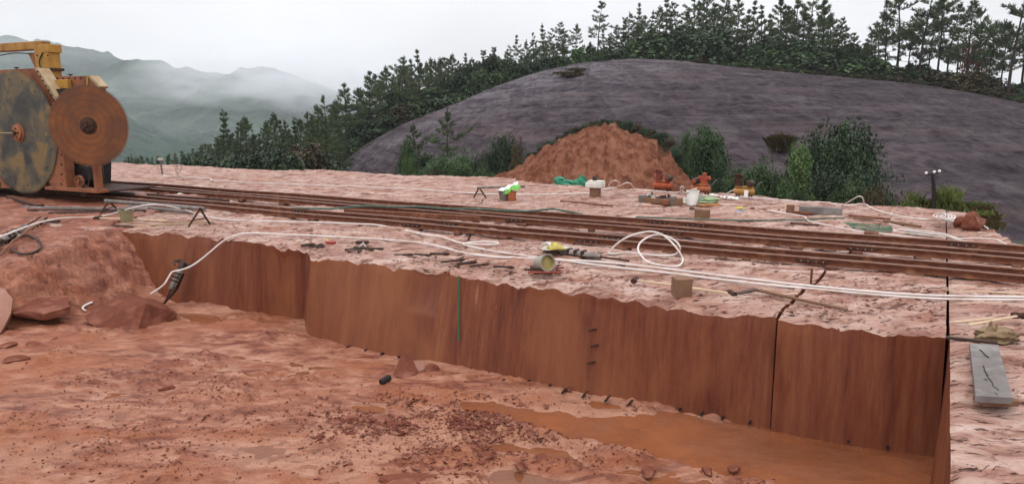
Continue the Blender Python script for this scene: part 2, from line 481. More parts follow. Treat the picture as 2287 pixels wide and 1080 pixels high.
def mat_valley():
    m, t, b = tree('scrub_ground'); k = NT(t)
    v = k.coords('Position'); n = k.noise(v, 0.25, 6, 0.65); f = k.noise(v, 3, 5, 0.7)
    c = k.ramp(n, [(0.35, (0.026, 0.034, 0.014)), (0.55, (0.042, 0.036, 0.018)), (0.7, (0.055, 0.062, 0.020))])
    k.put(b.inputs['Base Color'], c); b.inputs['Roughness'].default_value = 0.9
    k.put(b.inputs['Normal'], k.bump(f, 1.0, 0.3))
    return m
def mat_mount():
    m, t, b = tree('forested_mountain'); k = NT(t)
    v = k.coords('Position'); n = k.noise(v, 0.012, 6, 0.62); f = k.noise(v, 0.12, 5, 0.7)
    c = k.ramp(k.math('ADD', k.math('MULTIPLY', n, 0.7), k.math('MULTIPLY', f, 0.3)), [(0.40, (0.006, 0.026, 0.018)), (0.5, (0.018, 0.054, 0.036)), (0.6, (0.050, 0.092, 0.056))])
    k.put(b.inputs['Base Color'], c); b.inputs['Roughness'].default_value = 0.95
    k.put(b.inputs['Normal'], k.bump(f, 1.0, 9.0))
    return m
MT, MWALL, MPIT, MWATER, MDOME, MMOUND, MVAL, MMOUNT = (mat_terrace(), mat_wall(), mat_pit(), mat_water(), mat_dome(), mat_mound(), mat_valley(), mat_mount())

# ------------------------------------------------------------------ quarry terrace (three sawn blocks of bedrock)
PZ = -1.25                                                   # pit floor
def rock_z(x, y, dist):
    """flaky split surface: noise stretched along the beds, broken into little steps"""
    a = x * U.x + y * U.y; c = x * V.x + y * V.y
    wx = fbm(a * 0.9, c * 1.3, 3, 5) * 0.8
    n = fbm(a * 0.55 + wx, c * 1.9 + wx, 4, 11)
    q = n * 9.0; fl = np.floor(q); fr = q - fl
    st = (fl + sstep(0.78, 1.0, fr)) / 9.0
    fine = fbm(a * 3.2, c * 8.0, 4, 23) - 0.5
    lumps = fbm(a * 1.6 + 3, c * 4.2, 3, 31) - 0.5
    return (st - 0.5) * 0.18 + fine * 0.05 + lumps * 0.05
def scallop(s, seed):
    """broken lip: chips of uneven width bitten out of the edge"""
    x = s + 0.5 * (vnoise(s * 1.1, s * 0, seed) - 0.5)
    f = x * 2.6 - np.floor(x * 2.6)
    w = hsh(np.floor(x * 2.6), np.zeros_like(x), seed)
    bite = (1 - np.abs(2 * f - 1)) ** 0.7 * w
    return 0.075 * bite + 0.05 * fbm(s * 3.0, s * 0 + 4.2, 4, seed + 3) + 0.03 * fbm(s * 12, s * 0, 2, seed + 5)

def terrace_block(name, front, base, far, keys, nrow, seed, side_l=False, side_r=False, power=1.9, notch=False):
    F = polyl(front, keys); B = polyl(base, keys); A = polyl(far, keys)
    in0 = 0.34 * np.clip(1 - (1003 - keys) / 80, 0, 1) ** 1.4 * (keys < 1003) if notch else 0 * keys
    s = np.concatenate([[0], np.cumsum(np.linalg.norm(np.diff((F + B)[:, :2] / 2, axis=0), axis=1))]) + seed * 1.7
    t = np.linspace(0, 1, nrow) ** power
    F = F + np.array(V)[None] * in0[:, None]
    top = F[None] + (A - F)[None] * t[:, None, None]
    dist = np.linalg.norm((A - F)[:, :2], axis=1)[None] * t[:, None]
    z = rock_z(top[..., 0], top[..., 1], dist)
    chip = scallop(s, seed)
    if len(keys) > 400: chip = chip + (0.045 - chip) * sstep(1690, 1730, keys)
    elif side_l: chip = chip + (0.045 - chip) * (1 - sstep(1742, 1785, keys))
    bev = np.exp(-(dist / (0.05 + 0.16 * chip / 0.1)) ** 1.5)
    z = z * (0.35 + 0.65 * sstep(0, 0.5, dist)) - chip[None] * bev
    # the rails lie on a swept strip and the far margin stays low
    top[..., 2] = z
    nw = 46
    w = np.linspace(0, 1, nw) ** 1.25
    lip = top[0]
    Bz = B.copy(); Bz[:, 2] = PZ - 0.5
    face = lip[None] + (B - F + np.array(V)[None] * in0[:, None])[None] * (w * (PZ - 0.5) / PZ)[:, None, None]
    face[..., 2] = lip[None, :, 2] + (PZ - 0.5 - lip[None, :, 2]) * w[:, None]
    depth = -face[..., 2]
    und = (fbm(s[None] * 0.8 + 0 * depth, depth * 0.5, 3, seed + 40) - 0.5) * 0.05 + (fbm(s[None] * 6 + 0 * depth, depth * 1.5, 3, seed + 41) - 0.5) * 0.012
    und = und * sstep(0.0, 0.12, depth - chip[None])
    if notch:
        zz = depth / 1.25
        xb = 1003 - 30 * np.clip(zz / 0.42, 0, 1) ** 0.8
        px = keys[None] + 0 * depth
        inset = np.clip(1 - (xb - px) / 80, 0, 1) ** 1.4 * (px < xb) * np.clip(1 - zz / 0.5, 0, 1) ** 0.6 * 0.34 - in0[None]
        und = und + inset
        top[..., 2] -= (np.clip(1 - (1003 - keys) / 60, 0, 1) * (keys < 1003))[None] * np.exp(-(dist / 0.2) ** 2) * 0.09
    face[..., 0] += V.x * und; face[..., 1] += V.y * und
    face[0] = lip
    arr = [top, face]; mats = [MT, MWALL]
    for flag, col in ((side_l, 0), (side_r, -1)):
        if flag:
            c = top[:, col]; rows = []
            for q in np.linspace(0, 1, 8):
                d = c.copy(); d[:, 2] = c[:, 2] + (-2.0 - c[:, 2]) * q; rows.append(d)
            arr.append(np.stack(rows)); mats.append(MWALL)
    return grids(name, arr, mats)

FAR = [(-900, 330), (0, 357), (250, 365), (500, 375), (745, 384), (1000, 394), (1140, 401), (1300, 411), (1500, 427), (1700, 442), (1900, 458), (2010, 465), (2113, 474)]
fx = [a for a, _ in FAR]; fy = [b for _, b in FAR]
def farpt(px): return W(px, float(np.interp(px, fx, fy)) - 1.5, 0)
TOPE = [(-600, 416), (0, 480), (100, 497), (200, 512), (280, 512), (400, 518), (500, 529), (600, 545), (688, 556), (693, 570), (760, 574), (850, 587), (1000, 604), (1130, 623), (1300, 646), (1450, 667), (1600, 686), (1735, 698)]
BASE = [(-600, 520), (0, 600), (200, 640), (280, 655), (400, 676), (500, 690), (600, 703), (680, 717), (685, 748), (760, 771), (850, 789), (1000, 815), (1130, 840), (1300, 875), (1450, 901), (1600, 929), (1720, 950)]
kx = np.concatenate([np.linspace(-600, 180, 90), np.linspace(181, 1000, 330), np.linspace(1002, 1735, 330)])
bx = [a for a, _ in BASE]; by = [b for _, b in BASE]
front = [(a, W(a, b)) for a, b in TOPE]
def bpt(a):
    q = a if a < 1000 else 1000 + (a - 1000) * 720 / 735
    return W(q, float(np.interp(q, bx, by)), PZ)
base = [(a, bpt(a)) for a in list(range(-600, 1735, 20)) + [686, 694, 1735]]
base.sort(key=lambda q: q[0])
far = [(a, farpt(-900 + (a + 600) / 2335 * 2910)) for a in np.linspace(-600, 1735, 60)]
terr = terrace_block('quarry_terrace', front, base, far, kx, 210, 3, side_r=True, notch=True)
# middle block, between the two saw cuts
G = 0.014
km = np.linspace(1738, 2114, 190)
TOPM = [(1738, 706), (1800, 711), (1900, 722), (2000, 735), (2114, 741)]
BASM = [(1738, 954), (1800, 966), (1900, 985), (2000, 1000), (2114, 1014)]
frontm = [(a, W(a, b)) for a, b in TOPM]
basem = [(a, W(a - 16 - (a - 1738) * 0.012, b, PZ)) for a, b in BASM]
fL = farpt(2010) + U * 0.006; fR = farpt(2112.4)
farm = [(1738, fL), (2114, fR)]
terrace_block('quarry_block', frontm, basem, farm, km, 210, 8, side_l=True, side_r=True)

# right-hand bench: wraps round the pit towards the viewer
lk = [W(2114.5, 472), W(2115, 500), W(2116, 530), W(2117, 560), W(2119.5, 650), W(2122, 745), W(2123, 900), W(2125, 1080), Vector((1.75, 3.0, 0))]
rk = [W(2180, 478), W(2212, 503), W(2238, 528), W(2275, 547), W(3000, 655), W(3300, 745), W(3600, 900), W(4000, 1080), Vector((12, 3.0, 0))]
kk = np.linspace(0, 8, 300); ki = list(enumerate(lk)); kr = list(enumerate(rk))
Lp = polyl(ki, kk); Rp = polyl(kr, kk)
cc = np.linspace(0, 1, 320) ** 1.6
bench = Lp[:, None] + (Rp - Lp)[:, None] * cc[None, :, None]
dl = np.linalg.norm((Rp - Lp), axis=1)[:, None] * cc[None]
sL = np.concatenate([[0], np.cumsum(np.linalg.norm(np.diff(Lp, axis=0), axis=1))])
zz = rock_z(bench[..., 0], bench[..., 1], dl) * (0.5 + 0.5 * sstep(0, 0.4, dl))
ch = scallop(sL, 21) * 0.35
bench[..., 2] = zz - ch[:, None] * np.exp(-(dl / 0.05) ** 1.5)
side = []
for q in np.linspace(0, 1, 30):
    d = bench[:, 0].copy(); d[:, 2] = d[:, 2] + (-2.2 - d[:, 2]) * q
    inn = 0.11 * q * sstep(4.9, 5.4, kk)                     # the sawn side leans out a little at its foot
    d[:, 0] -= inn; side.append(d)
side = np.stack(side)
edge = []
for q in np.linspace(0, 1, 6):
    d = bench[:, -1].copy(); d[:, 2] = d[:, 2] - 3.0 * q; d[:, 0] += 0.5 * q; edge.append(d)
endf = []
for q in np.linspace(0, 1, 6):
    d = bench[0].copy(); d[:, 2] = d[:, 2] - 3.0 * q; d[:, 1] += 0.4 * q; endf.append(d)
grids('quarry_bench', [bench, side, np.stack(edge), np.stack(endf)], [MT, MWALL, MT, MT])
# drop beyond the far margin of the terrace
fe = np.array([tuple(farpt(a)) for a in np.linspace(-900, 2113, 300)])
drop = []
for q in np.linspace(0, 1, 10):
    d = fe.copy() + np.array(V)[None] * (0.15 + q * 2.2 - 0.2); d[:, 2] = -0.03 - 5.0 * q + 0.3 * (fbm(fe[:, 0], fe[:, 1] + q * 4, 3, 77) - 0.5); drop.append(d)
drop[0] = fe + np.array((0, 0, -0.05))
grids('terrace_bank', [np.stack(drop)], [MMOUND])

# ------------------------------------------------------------------ pit floor, rising as a rubble slope on the left
def poly_sd(px, py, poly):
    """signed distance to a polygon (negative inside), numpy"""
    d = np.full(px.shape, 1e9); ins = np.zeros(px.shape, bool); n = len(poly)
    for i in range(n):
        ax, ay = poly[i]; bx_, by_ = poly[(i + 1) % n]
        ex, ey = bx_ - ax, by_ - ay; wx, wy = px - ax, py - ay
        t = np.clip((wx * ex + wy * ey) / (ex * ex + ey * ey + 1e-12), 0, 1)
        d = np.minimum(d, np.hypot(wx - ex * t, wy - ey * t))
        c = ((ay > py) != (by_ > py)) & (px < (bx_ - ax) * (py - ay) / (by_ - ay + 1e-12) + ax)
        ins ^= c
    return np.where(ins, -d, d)
def wp(pts): return [tuple(W(a, b, PZ))[:2] for a, b in pts]
PUD = [wp([(1015, 886), (1070, 892), (1130, 903), (1215, 921), (1320, 930), (1420, 918), (1500, 915), (1720, 940), (2150, 1010), (2150, 1150), (1950, 1105), (1800, 1076), (1690, 1060), (1620, 1046), (1500, 1022), (1420, 1002), (1330, 978), (1215, 950), (1150, 930), (1060, 912)]),
       wp([(1085, 985), (1130, 972), (1230, 985), (1300, 1003), (1370, 1035), (1300, 1045), (1200, 1018), (1110, 1010)]),
       wp([(1100, 1032), (1180, 1035), (1290, 1062), (1370, 1085), (1500, 1130), (1100, 1130), (1075, 1060)]),
       wp([(1350, 1040), (1420, 1036), (1530, 1062), (1640, 1078), (1760, 1085), (1950, 1125), (1700, 1170), (1500, 1110)]),
       wp([(690, 930), (740, 922), (752, 945), (700, 958)]),
       wp([(785, 900), (850, 897), (858, 912), (795, 918)]),
       wp([(470, 782), (600, 797), (760, 815), (690, 822), (560, 803)]),
       wp([(390, 690), (440, 692), (520, 708), (470, 722), (400, 715)]),
       wp([(1240, 870), (1330, 885), (1440, 906), (1400, 914), (1310, 904), (1250, 890)])]
PDEP = [0.10, 0.065, 0.07, 0.07, 0.056, 0.06, 0.055, 0.06, 0.062]
WZ = PZ - 0.034
o_s = W(225, 516)                                            # where the sawn face runs into the slope
def pit_z(x, y):
    c = -((x - o_s.x) * V.x + (y - o_s.y) * V.y); a = (x - o_s.x) * U.x + (y - o_s.y) * U.y
    wob = (fbm(x * 0.5, y * 0.5, 3, 61) - 0.5)
    q = np.clip(c, -3, 99) / 4.3 + np.clip(a, 0, 99) / 1.35 + wob * 0.55
    rise = 1 - sstep(-0.05, 1.0, q)
    n = (fbm(x * 0.45, y * 0.8, 3, 71) - 0.45) * 0.085 + (fbm(x * 2.0, y * 3.2, 4, 72) - 0.5) * 0.055 + (fbm(x * 7, y * 9, 3, 73) - 0.5) * 0.04 + (fbm((x * U.x + y * U.y) * 0.22, (x * V.x + y * V.y) * 2.4, 3, 76) - 0.5) * 0.06
    cl = sstep(0.52, 0.66, fbm(x * 1.1 + 4, y * 1.4, 4, 74)) * (fbm(x * 9, y * 9, 3, 75)) * 0.10
    # slabby ledges on the slope
    sx = x * 0.8 + y * 0.3; n2 = fbm(sx * 1.25, y * 1.5 - x * 0.5, 4, 81) * 8; st = (np.floor(n2) + sstep(0.75, 1.0, n2 - np.floor(n2))) / 8
    qs = rise * 5 + (fbm(x * 0.9, y * 0.9 + x * 0.4, 4, 83) - 0.5) * 3.0
    stp = (np.floor(qs) + sstep(0.80, 1.0, qs - np.floor(qs))) / 5
    rise = np.where(rise > 0, rise + (np.clip(stp, 0, 1.0) - rise) * 0.5 * np.clip(rise * 6, 0, 1) * np.clip((1 - rise) * 8, 0, 1), 0)
    z = PZ + n + cl * (1 - 0.6 * rise) + rise * (-PZ + 0.02) + np.clip(rise * 2.2, 0, 1) * ((st - 0.45) * 0.30 + (fbm(x * 3 + 1, y * 4, 4, 82) - 0.5) * 0.14) * np.clip((1 - rise) * 3 + 0.12, 0, 1)
    wx = (fbm(x * 1.6, y * 1.6, 4, 91) - 0.5) * 0.5; wy = (fbm(x * 5, y * 5, 3, 92) - 0.5) * 0.16
    for p, d in zip(PUD, PDEP):
        sd = poly_sd(x, y, p) + wx * 0.7 + wy
        k = 1 - sstep(-0.25, 0.22, sd)
        tgt = PZ - d + n * 0.22
        z = z * (1 - k) + tgt * k
    return z
rows_y = np.concatenate([np.linspace(545, 700, 90), np.linspace(701, 1110, 330), np.linspace(1125, 2500, 40)])
cols_x = np.concatenate([np.linspace(-1500, -110, 90), np.linspace(-100, 2180, 700)])
gx, gy = np.meshgrid(cols_x, rows_y)
den = (gy - 540) / FPX
dy = math.cos(PITCH) - den * math.sin(PITCH); dz = -math.sin(PITCH) - den * math.cos(PITCH)
tt = (PZ - CAMZ) / dz
X = (gx - 1143.5) / FPX * tt; Y = dy * tt
pit = np.stack([X, Y, pit_z(X, Y)], -1)
# keep it under the terrace: behind the sawn face the mud sheet dives
ce = np.array([tuple(bpt(a))[:2] for a in range(230, 1740, 10)] + [tuple(W(2098, 1012, PZ))[:2]])
yb = np.interp(X, ce[:, 0], ce[:, 1])
behind = (X > ce[0, 0] + 0.2) * sstep(0.18, 0.5, Y - yb)
pit[..., 2] = pit[..., 2] * (1 - behind) + behind * (PZ - 0.5)
grids('pit_floor', [pit], [MPIT])
wq = np.array([[W(330, 640, WZ), W(2300, 640, WZ)], [W(330, 2500, WZ), W(2300, 2500, WZ)]], dtype=float).reshape(2, 2, 3)
# water stays inside the pit: from the left puddle to under the right bench
wq = np.array([[[-8.6, 14.2, WZ], [6.0, 8.2, WZ]], [[-4.0, 3.0, WZ], [5.0, 2.4, WZ]]])
grids('puddle_water', [wq], [MWATER])

# ------------------------------------------------------------------ dome of bare rock behind
RID = [(560, 420, 56), (660, 405, 59), (745, 384, 62), (800, 334, 65), (850, 303, 67), (900, 276, 69), (1000, 239, 72), (1100, 197, 75), (1200, 162, 77), (1300, 141, 79), (1400, 133, 80), (1500, 136, 80), (1600, 146, 79), (1700, 159, 78), (1800, 166, 77), (1900, 173, 75), (2000, 183, 73), (2100, 195, 71), (2200, 212, 68), (2287, 231, 66), (2450, 268, 61), (2700, 330, 55), (3100, 400, 48)]
BAS = [(560, 56, 52), (745, 50, -6), (900, 40, -4.6), (1000, 34, -3.6), (1150, 31, -3.2), (1350, 30.5, -3), (1550, 30, -3), (1700, 28.5, -3), (1900, 26, -3), (2050, 24.5, -3), (2287, 23, -3.2), (2700, 20, -3.2), (3100, 17, -3.2)]
BAS[0] = (560, 52, -6)
dk = np.linspace(560, 3100, 520)
Yr = np.interp(dk, [a for a, _, _ in RID], [c for _, _, c in RID]); Pr = np.interp(dk, [a for a, _, _ in RID], [b for _, b, _ in RID])
ker = np.exp(-np.linspace(-2, 2, 17) ** 2); ker /= ker.sum()
Pr = np.convolve(np.pad(Pr, 8, mode='edge'), ker, 'valid')
ridge = np.array([tuple(D(a, b, c)) for a, b, c in zip(dk, Pr, Yr)])
Yb = np.interp(dk, [a for a, _, _ in BAS], [b for _, b, _ in BAS]); Zb = np.interp(dk, [a for a, _, _ in BAS], [c for _, _, c in BAS])
basep = np.stack([(dk - 1143.5) / FPX * Yb / math.cos(PITCH) * 1.0, Yb, Zb], -1)
RZ = lambda px: float(np.interp(px, dk, ridge[:, 2]))
RY = lambda px: float(np.interp(px, dk, ridge[:, 1]))
w = np.linspace(0, 1, 150)[:, None, None]
fz = 0.72 * (1 - (1 - w) ** 1.9) + 0.28 * w
dome = basep[None] + (ridge - basep)[None] * w
dome[..., 2] = basep[None, :, 2] + (ridge[None, :, 2] - basep[None, :, 2]) * fz[..., 0]
x, y = dome[..., 0], dome[..., 1]
env = np.sin(np.pi * np.clip(w[..., 0], 0, 1)) * 0.9 + 0.1
dome[..., 2] += env * ((fbm(x * 0.12, y * 0.12, 3, 101) - 0.5) * 1.1 + (fbm(x * 0.5, y * 0.9, 4, 102) - 0.5) * 0.36) + (fbm(x * 2.4, y * 2.4, 3, 103) - 0.5) * 0.16 + env * (fbm(x * 0.9 + y * 0.3, y * 1.1, 3, 104) - 0.5) * 0.32
# top of the hill, behind the crest, where the trees stand
dirx = ridge[:, 0] / np.hypot(ridge[:, 0], ridge[:, 1]); diry = ridge[:, 1] / np.hypot(ridge[:, 0], ridge[:, 1])
HB = 0.055
def hill_z(px, back): return RZ(px) - HB * back
plat = []
for q in np.linspace(0, 60, 40):
    p = ridge.copy(); p[:, 0] += dirx * q; p[:, 1] += diry * q; p[:, 2] += -HB * q + (fbm(p[:, 0] * 0.4, p[:, 1] * 0.4, 3, 105) - 0.5) * 0.5 * min(1, q / 2); plat.append(p)
plat[0] = dome[-1].copy()
for q in (0.12,):
    p = plat[-1].copy(); p[:, 1] += 20; p[:, 2] = -14; plat.append(p)
grids('rock_dome', [dome, np.stack(plat)], [MDOME, MVAL])

# ------------------------------------------------------------------ slide of red dirt at its foot
foot = [(1100, 395), (1150, 402), (1220, 408), (1300, 412), (1400, 420), (1520, 430), (1560, 434)]
crest = [(1100, 396), (1140, 380), (1200, 342), (1270, 302), (1330, 281), (1370, 280), (1430, 300), (1490, 330), (1525, 380), (1560, 432)]
mk = np.linspace(1100, 1560, 200)
fp = np.array([tuple(W(a, b + 3, -0.02)) for a, b in zip(mk, np.interp(mk, [a for a, _ in foot], [b for _, b in foot]))])
cy = np.interp(mk, [a for a, _ in crest], [b for _, b in crest])
back_d = 1.0 + 5.2 * np.clip((405 - cy) / 120, 0, 1)
cp = np.array([tuple(D(a, b, f[1] + bd)) for a, b, f, bd in zip(mk, cy, fp, back_d)])
w = np.linspace(0, 1, 110)[:, None, None]
cp[:, 2] += (fbm(mk * .06, mk * 0 + 3, 4, 113) - .5) * .34 * np.clip((405 - cy) / 40, 0, 1); cp[:, 1] += (fbm(mk * .05, mk * 0 + 9, 3, 114) - .5) * 1.2
md = fp[None] + (cp - fp)[None] * w
md[..., 2] = fp[None, :, 2] + (cp - fp)[None, :, 2] * (0.5 * w[..., 0] + 0.5 * np.sin(w[..., 0] * np.pi / 2))
x, y = md[..., 0], md[..., 1]
md[..., 2] += np.sin(np.pi * w[..., 0]) * (fbm(x * 1.0 - y * 0.35, y * 0.4, 5, 111) - 0.5) * 0.5 + (fbm(x * 5 - y * 2.2, y * 3, 5, 112) - 0.5) * 0.15 * sstep(0, 0.1, w[..., 0])
bk = []
for q in np.linspace(0, 1, 10):
    p = md[-1].copy(); p[:, 1] += 3.5 * q; p[:, 2] -= 4.5 * q * q + 0.5 * q; bk.append(p)
grids('dirt_mound', [md, np.stack(bk)], [MMOUND, MMOUND])

# ------------------------------------------------------------------ valley ground out to the horizon, mountains
def val_z(x, y):
    d = np.hypot(x, y - 20)
    return -2.4 - 5.6 * sstep(22, 90, d) - 22 * sstep(110, 420, d) + (fbm(x * 0.06, y * 0.06, 4, 121) - 0.5) * 1.2 * sstep(20, 60, d)
def nonlin(a, b, n):                                          # dense near zero
    t = np.linspace(-1, 1, n); s = np.sign(t) * np.abs(t) ** 2.6
    return np.where(s < 0, -s * a, s * b)
gx, gy = np.meshgrid(nonlin(-2100, 1400, 150), 20 + nonlin(-75, 1850, 150))
grids('valley_ground', [np.stack([gx, gy, val_z(gx, gy)], -1)], [MVAL])

def mountain(name, pts, Yd, depth, seed, rough):
    k = np.linspace(pts[0][0], pts[-1][0], 260)
    py = np.interp(k, [a for a, _ in pts], [b for _, b in pts])
    r = np.array([tuple(D(a, b, Yd)) for a, b in zip(k, py)])
    r[:, 2] += (fbm(r[:, 0] * 0.02, r[:, 0] * 0 + seed, 4, seed) - 0.5) * rough
    q = np.linspace(0, 1, 70)[:, None]
    b = r.copy(); b[:, 1] -= depth; b[:, 2] = -32; b[:, 0] *= (Yd - depth) / Yd
    f = b[None] + (r - b)[None] * q[..., None]
    prof = 0.55 * q + 0.45 * q ** 2
    f[..., 2] = -32 + (r[None, :, 2] + 32) * prof
    rav = (fbm(f[..., 0] * 0.008, f[..., 1] * 0.003, 4, seed + 3) - 0.5)
    f[..., 2] += rav * np.sin(np.pi * q) * (r[None, :, 2] + 32) * 0.8 + (fbm(f[..., 0] * 0.08, f[..., 1] * 0.08, 3, seed + 5) - 0.5) * 7
    bk = []
    for t in np.linspace(0, 1, 6):
        p = f[-1].copy(); p[:, 1] += depth * 0.5 * t; p[:, 2] = p[:, 2] + (-32 - p[:, 2]) * t; bk.append(p)
    return grids(name, [f, np.stack(bk)], [MMOUNT, MMOUNT])
mountain('mountain', [(-900, 190), (-500, 120), (-250, 92), (-60, 72), (10, 76), (60, 86), (100, 84), (135, 93), (165, 104), (215, 108), (245, 119), (275, 133), (330, 160), (420, 205), (560, 260)], 1250, 560, 131, 16)
mountain('mountain', [(-400, 260), (100, 190), (220, 156), (285, 138), (310, 131), (350, 137), (390, 150), (450, 159), (520, 166), (600, 185), (700, 225), (800, 275)], 930, 420, 141, 13)
mountain('mountain', [(250, 330), (380, 235), (450, 190), (510, 165), (545, 152), (575, 147), (610, 156), (660, 174), (700, 188), (745, 204), (800, 226), (900, 262), (1000, 300)], 700, 330, 151, 10)
mountain('mountain', [(-700, 200), (-200, 210), (60, 225), (180, 235), (260, 258), (330, 292), (400, 322), (470, 345), (560, 365)], 430, 200, 161, 7)
mountain('mountain', [(150, 360), (300, 330), (420, 300), (520, 290), (640, 297), (720, 288), (800, 300), (950, 360)], 470, 200, 171, 7)

def on_pit(px, py, lift=0.0):                                 # the place on the pit floor or rubble slope seen there
    d = ray(px, py); t = np.linspace(5, 22, 1400); X_ = d.x * t; Y_ = d.y * t; Z_ = CAMZ + d.z * t
    hit = np.nonzero(Z_ <= pit_z(X_, Y_))[0]; i = hit[0] if len(hit) else -1
    return Vector((X_[i], Y_[i], Z_[i] + lift))
def on_face(px, py):                                          # the place on the sawn face seen there
    best = None
    for q in np.linspace(0, 1, 120):
        for a in (px - 6, px, px + 6, px + 12):
            f_ = W(a, float(np.interp(a, [k_ for k_, _ in TOPE], [v_ for _, v_ in TOPE])), 0); p_ = f_ + (bpt(a) - f_) * q; r_ = p_ - C0
            zc_ = r_.dot(FW); e = abs(1143.5 + r_.x / zc_ * FPX - px) + abs(540 - r_.dot(UPV) / zc_ * FPX - py)
            if best is None or e < best[0]: best = (e, p_)
    return best[1]
# ------------------------------------------------------------------ vegetation
def mat_leaf(name, c1, c2, c3, rough=0.6, scale=1.2, rnd=0.25):
    m, t, b = tree(name); k = NT(t)
    v = k.coords('Object'); n = k.noise(v, scale, 4, 0.6); g = k.noise(v, scale * 9, 2, 0.5)
    c = k.ramp(k.math('ADD', k.math('MULTIPLY', n, 0.6), k.math('MULTIPLY', g, 0.4)), [(0.40, c1), (0.49, c2), (0.59, c3)])
    oi = k.n('ShaderNodeObjectInfo').outputs['Random']
    c = k.mix(1.0, c, k.ramp(oi, [(0, 1 - rnd), (1, 1 + rnd)]), 'MULTIPLY')
    k.put(b.inputs['Base Color'], c); b.inputs['Roughness'].default_value = rough; b.inputs['Specular IOR Level'].default_value = 0.25
    return m
MPINE = mat_leaf('pine_needles', (0.026, 0.042, 0.020), (0.052, 0.078, 0.033), (0.095, 0.122, 0.052))
MBARK = M('pine_bark', (0.045, 0.032, 0.026), (0.025, 0.018, 0.015), 3, 0.9)
MBUSH = mat_leaf('shrub_leaves', (0.014, 0.032, 0.012), (0.036, 0.070, 0.024), (0.085, 0.130, 0.046))
MBUSHD = mat_leaf('dark_leaves', (0.010, 0.020, 0.010), (0.022, 0.042, 0.018), (0.052, 0.080, 0.034))
MBRIGHT = mat_leaf('fresh_leaves', (0.024, 0.052, 0.014), (0.052, 0.098, 0.026), (0.105, 0.155, 0.048))
MBROWN = mat_leaf('dry_fern', (0.030, 0.020, 0.012), (0.055, 0.040, 0.018), (0.085, 0.075, 0.028))
MRED = mat_leaf('autumn_leaves', (0.10, 0.035, 0.028), (0.16, 0.060, 0.045), (0.20, 0.09, 0.06))
MGRASS = mat_leaf('grass_blades', (0.13, 0.185, 0.040), (0.21, 0.27, 0.070), (0.34, 0.36, 0.15))
MDRY = mat_leaf('dry_grass_blades', (0.085, 0.055, 0.024), (0.13, 0.090, 0.036), (0.11, 0.115, 0.045))

def pine_mesh(seed, H=8.0, bare=0.38, width=0.2, dens=1.0):
    rg = np.random.default_rng(seed); rd = random.Random(seed)
    tb = MB(); lean = Vector((rd.uniform(-.6, .6), rd.uniform(-.6, .6), 0))
    def tp(t): return Vector((lean.x * t * t + 0.07 * math.sin(5 * t + seed), lean.y * t * t + 0.07 * math.cos(4 * t + seed), H * t))
    tb.tube([tp(i / 10) for i in range(11)], [0.10 * (1 - 0.88 * i / 10) + 0.008 for i in range(11)], 6)
    tufts = []
    z = bare
    while z < 0.985:
        f = (z - bare) / (1 - bare)
        L = H * width * 1.35 * (0.5 + 0.7 * math.sin(min(1, f * 1.15 + 0.18) * math.pi) ** 0.8) * (1 - f ** 2.2 * 0.72) * rd.uniform(0.35, 1.3)
        nb = rd.choice((2, 3, 3, 4, 4))
        a0 = rd.uniform(0, 6.28)
        for j in range(nb):
            if rd.random() > dens * 1.05: continue
            a = a0 + j * 6.28 / nb + rd.uniform(-.5, .5); Lb = L * rd.uniform(0.6, 1.15)
            up = -0.02 + 0.62 * f ** 1.5 + rd.uniform(-.12, .25)
            dr = Vector((math.cos(a), math.sin(a), up)).normalized()
            p0 = tp(z); pts = [p0 + dr * (Lb * s) + Z * (0.16 * Lb * s * s) for s in (0, .35, .7, 1)]
            tb.tube(pts, [0.026 * (1 - .75 * s) for s in (0, .35, .7, 1)], 3, False)
            nt_ = int(4 + Lb * 7.5)
            for q in range(nt_):
                s = 0.28 + 0.72 * (q + rd.random()) / nt_
                b = p0 + dr * (Lb * s) + Z * (0.16 * Lb * s * s)
                sd = Vector((-dr.y, dr.x, 0)) * rd.choice((-1, 1)) * rd.uniform(0, 0.55) * Lb * (1.15 - s)
                tip = b + sd + Z * rd.uniform(-0.02, 0.18)
                tufts.append((tip, (dr * 0.5 + Vector((0, 0, rd.uniform(0.5, 1.3))) + sd * 0.5).normalized(), rd.uniform(0.75, 1.25)))
        z += rd.uniform(0.045, 0.09)
    for q in range(3): tufts.append((tp(0.95 + 0.025 * q), Vector((rd.uniform(-.2, .2), rd.uniform(-.2, .2), 1)).normalized(), 1.0))
    T = np.array([t[0] for t in tufts]); Dn = np.array([t[1] for t in tufts]); Sz = np.array([t[2] for t in tufts])
    n = 12
    T = np.repeat(T, n, 0); Dn = np.repeat(Dn, n, 0); Sz = np.repeat(Sz, n)
    sp = rg.normal(0, 0.46, T.shape); d = Dn + sp; d /= np.linalg.norm(d, axis=1)[:, None]
    side = np.cross(d, rg.normal(0, 1, T.shape)); side /= np.linalg.norm(side, axis=1)[:, None] + 1e-9
    ln = (0.22 + 0.16 * rg.random(len(T)))[:, None] * Sz[:, None]; wd_ = 0.013 + 0.009 * rg.random((len(T), 1))
    base = T - Dn * 0.06 * Sz[:, None]
    vs = np.stack([base - side * wd_ * 0.6, base + side * wd_ * 0.6, base + d * ln * 0.6 + side * wd_, base + d * ln, base + d * ln * 0.6 - side * wd_], 1)
    return tb, vs[:, [0, 1, 2, 3, 4]].reshape(-1, 3)
FAR_AWAY = (0, 300, -200)
def make_pine(seed, **k):
    tb, vs = pine_mesh(seed, **k)
    r = thing('pine_tree', 'pine', 'tree', (0, 0, 0))
    tb.build('trunk', MBARK, r, smooth='all')
    tris('crown', vs, 5, MPINE, parent=r)
    return r
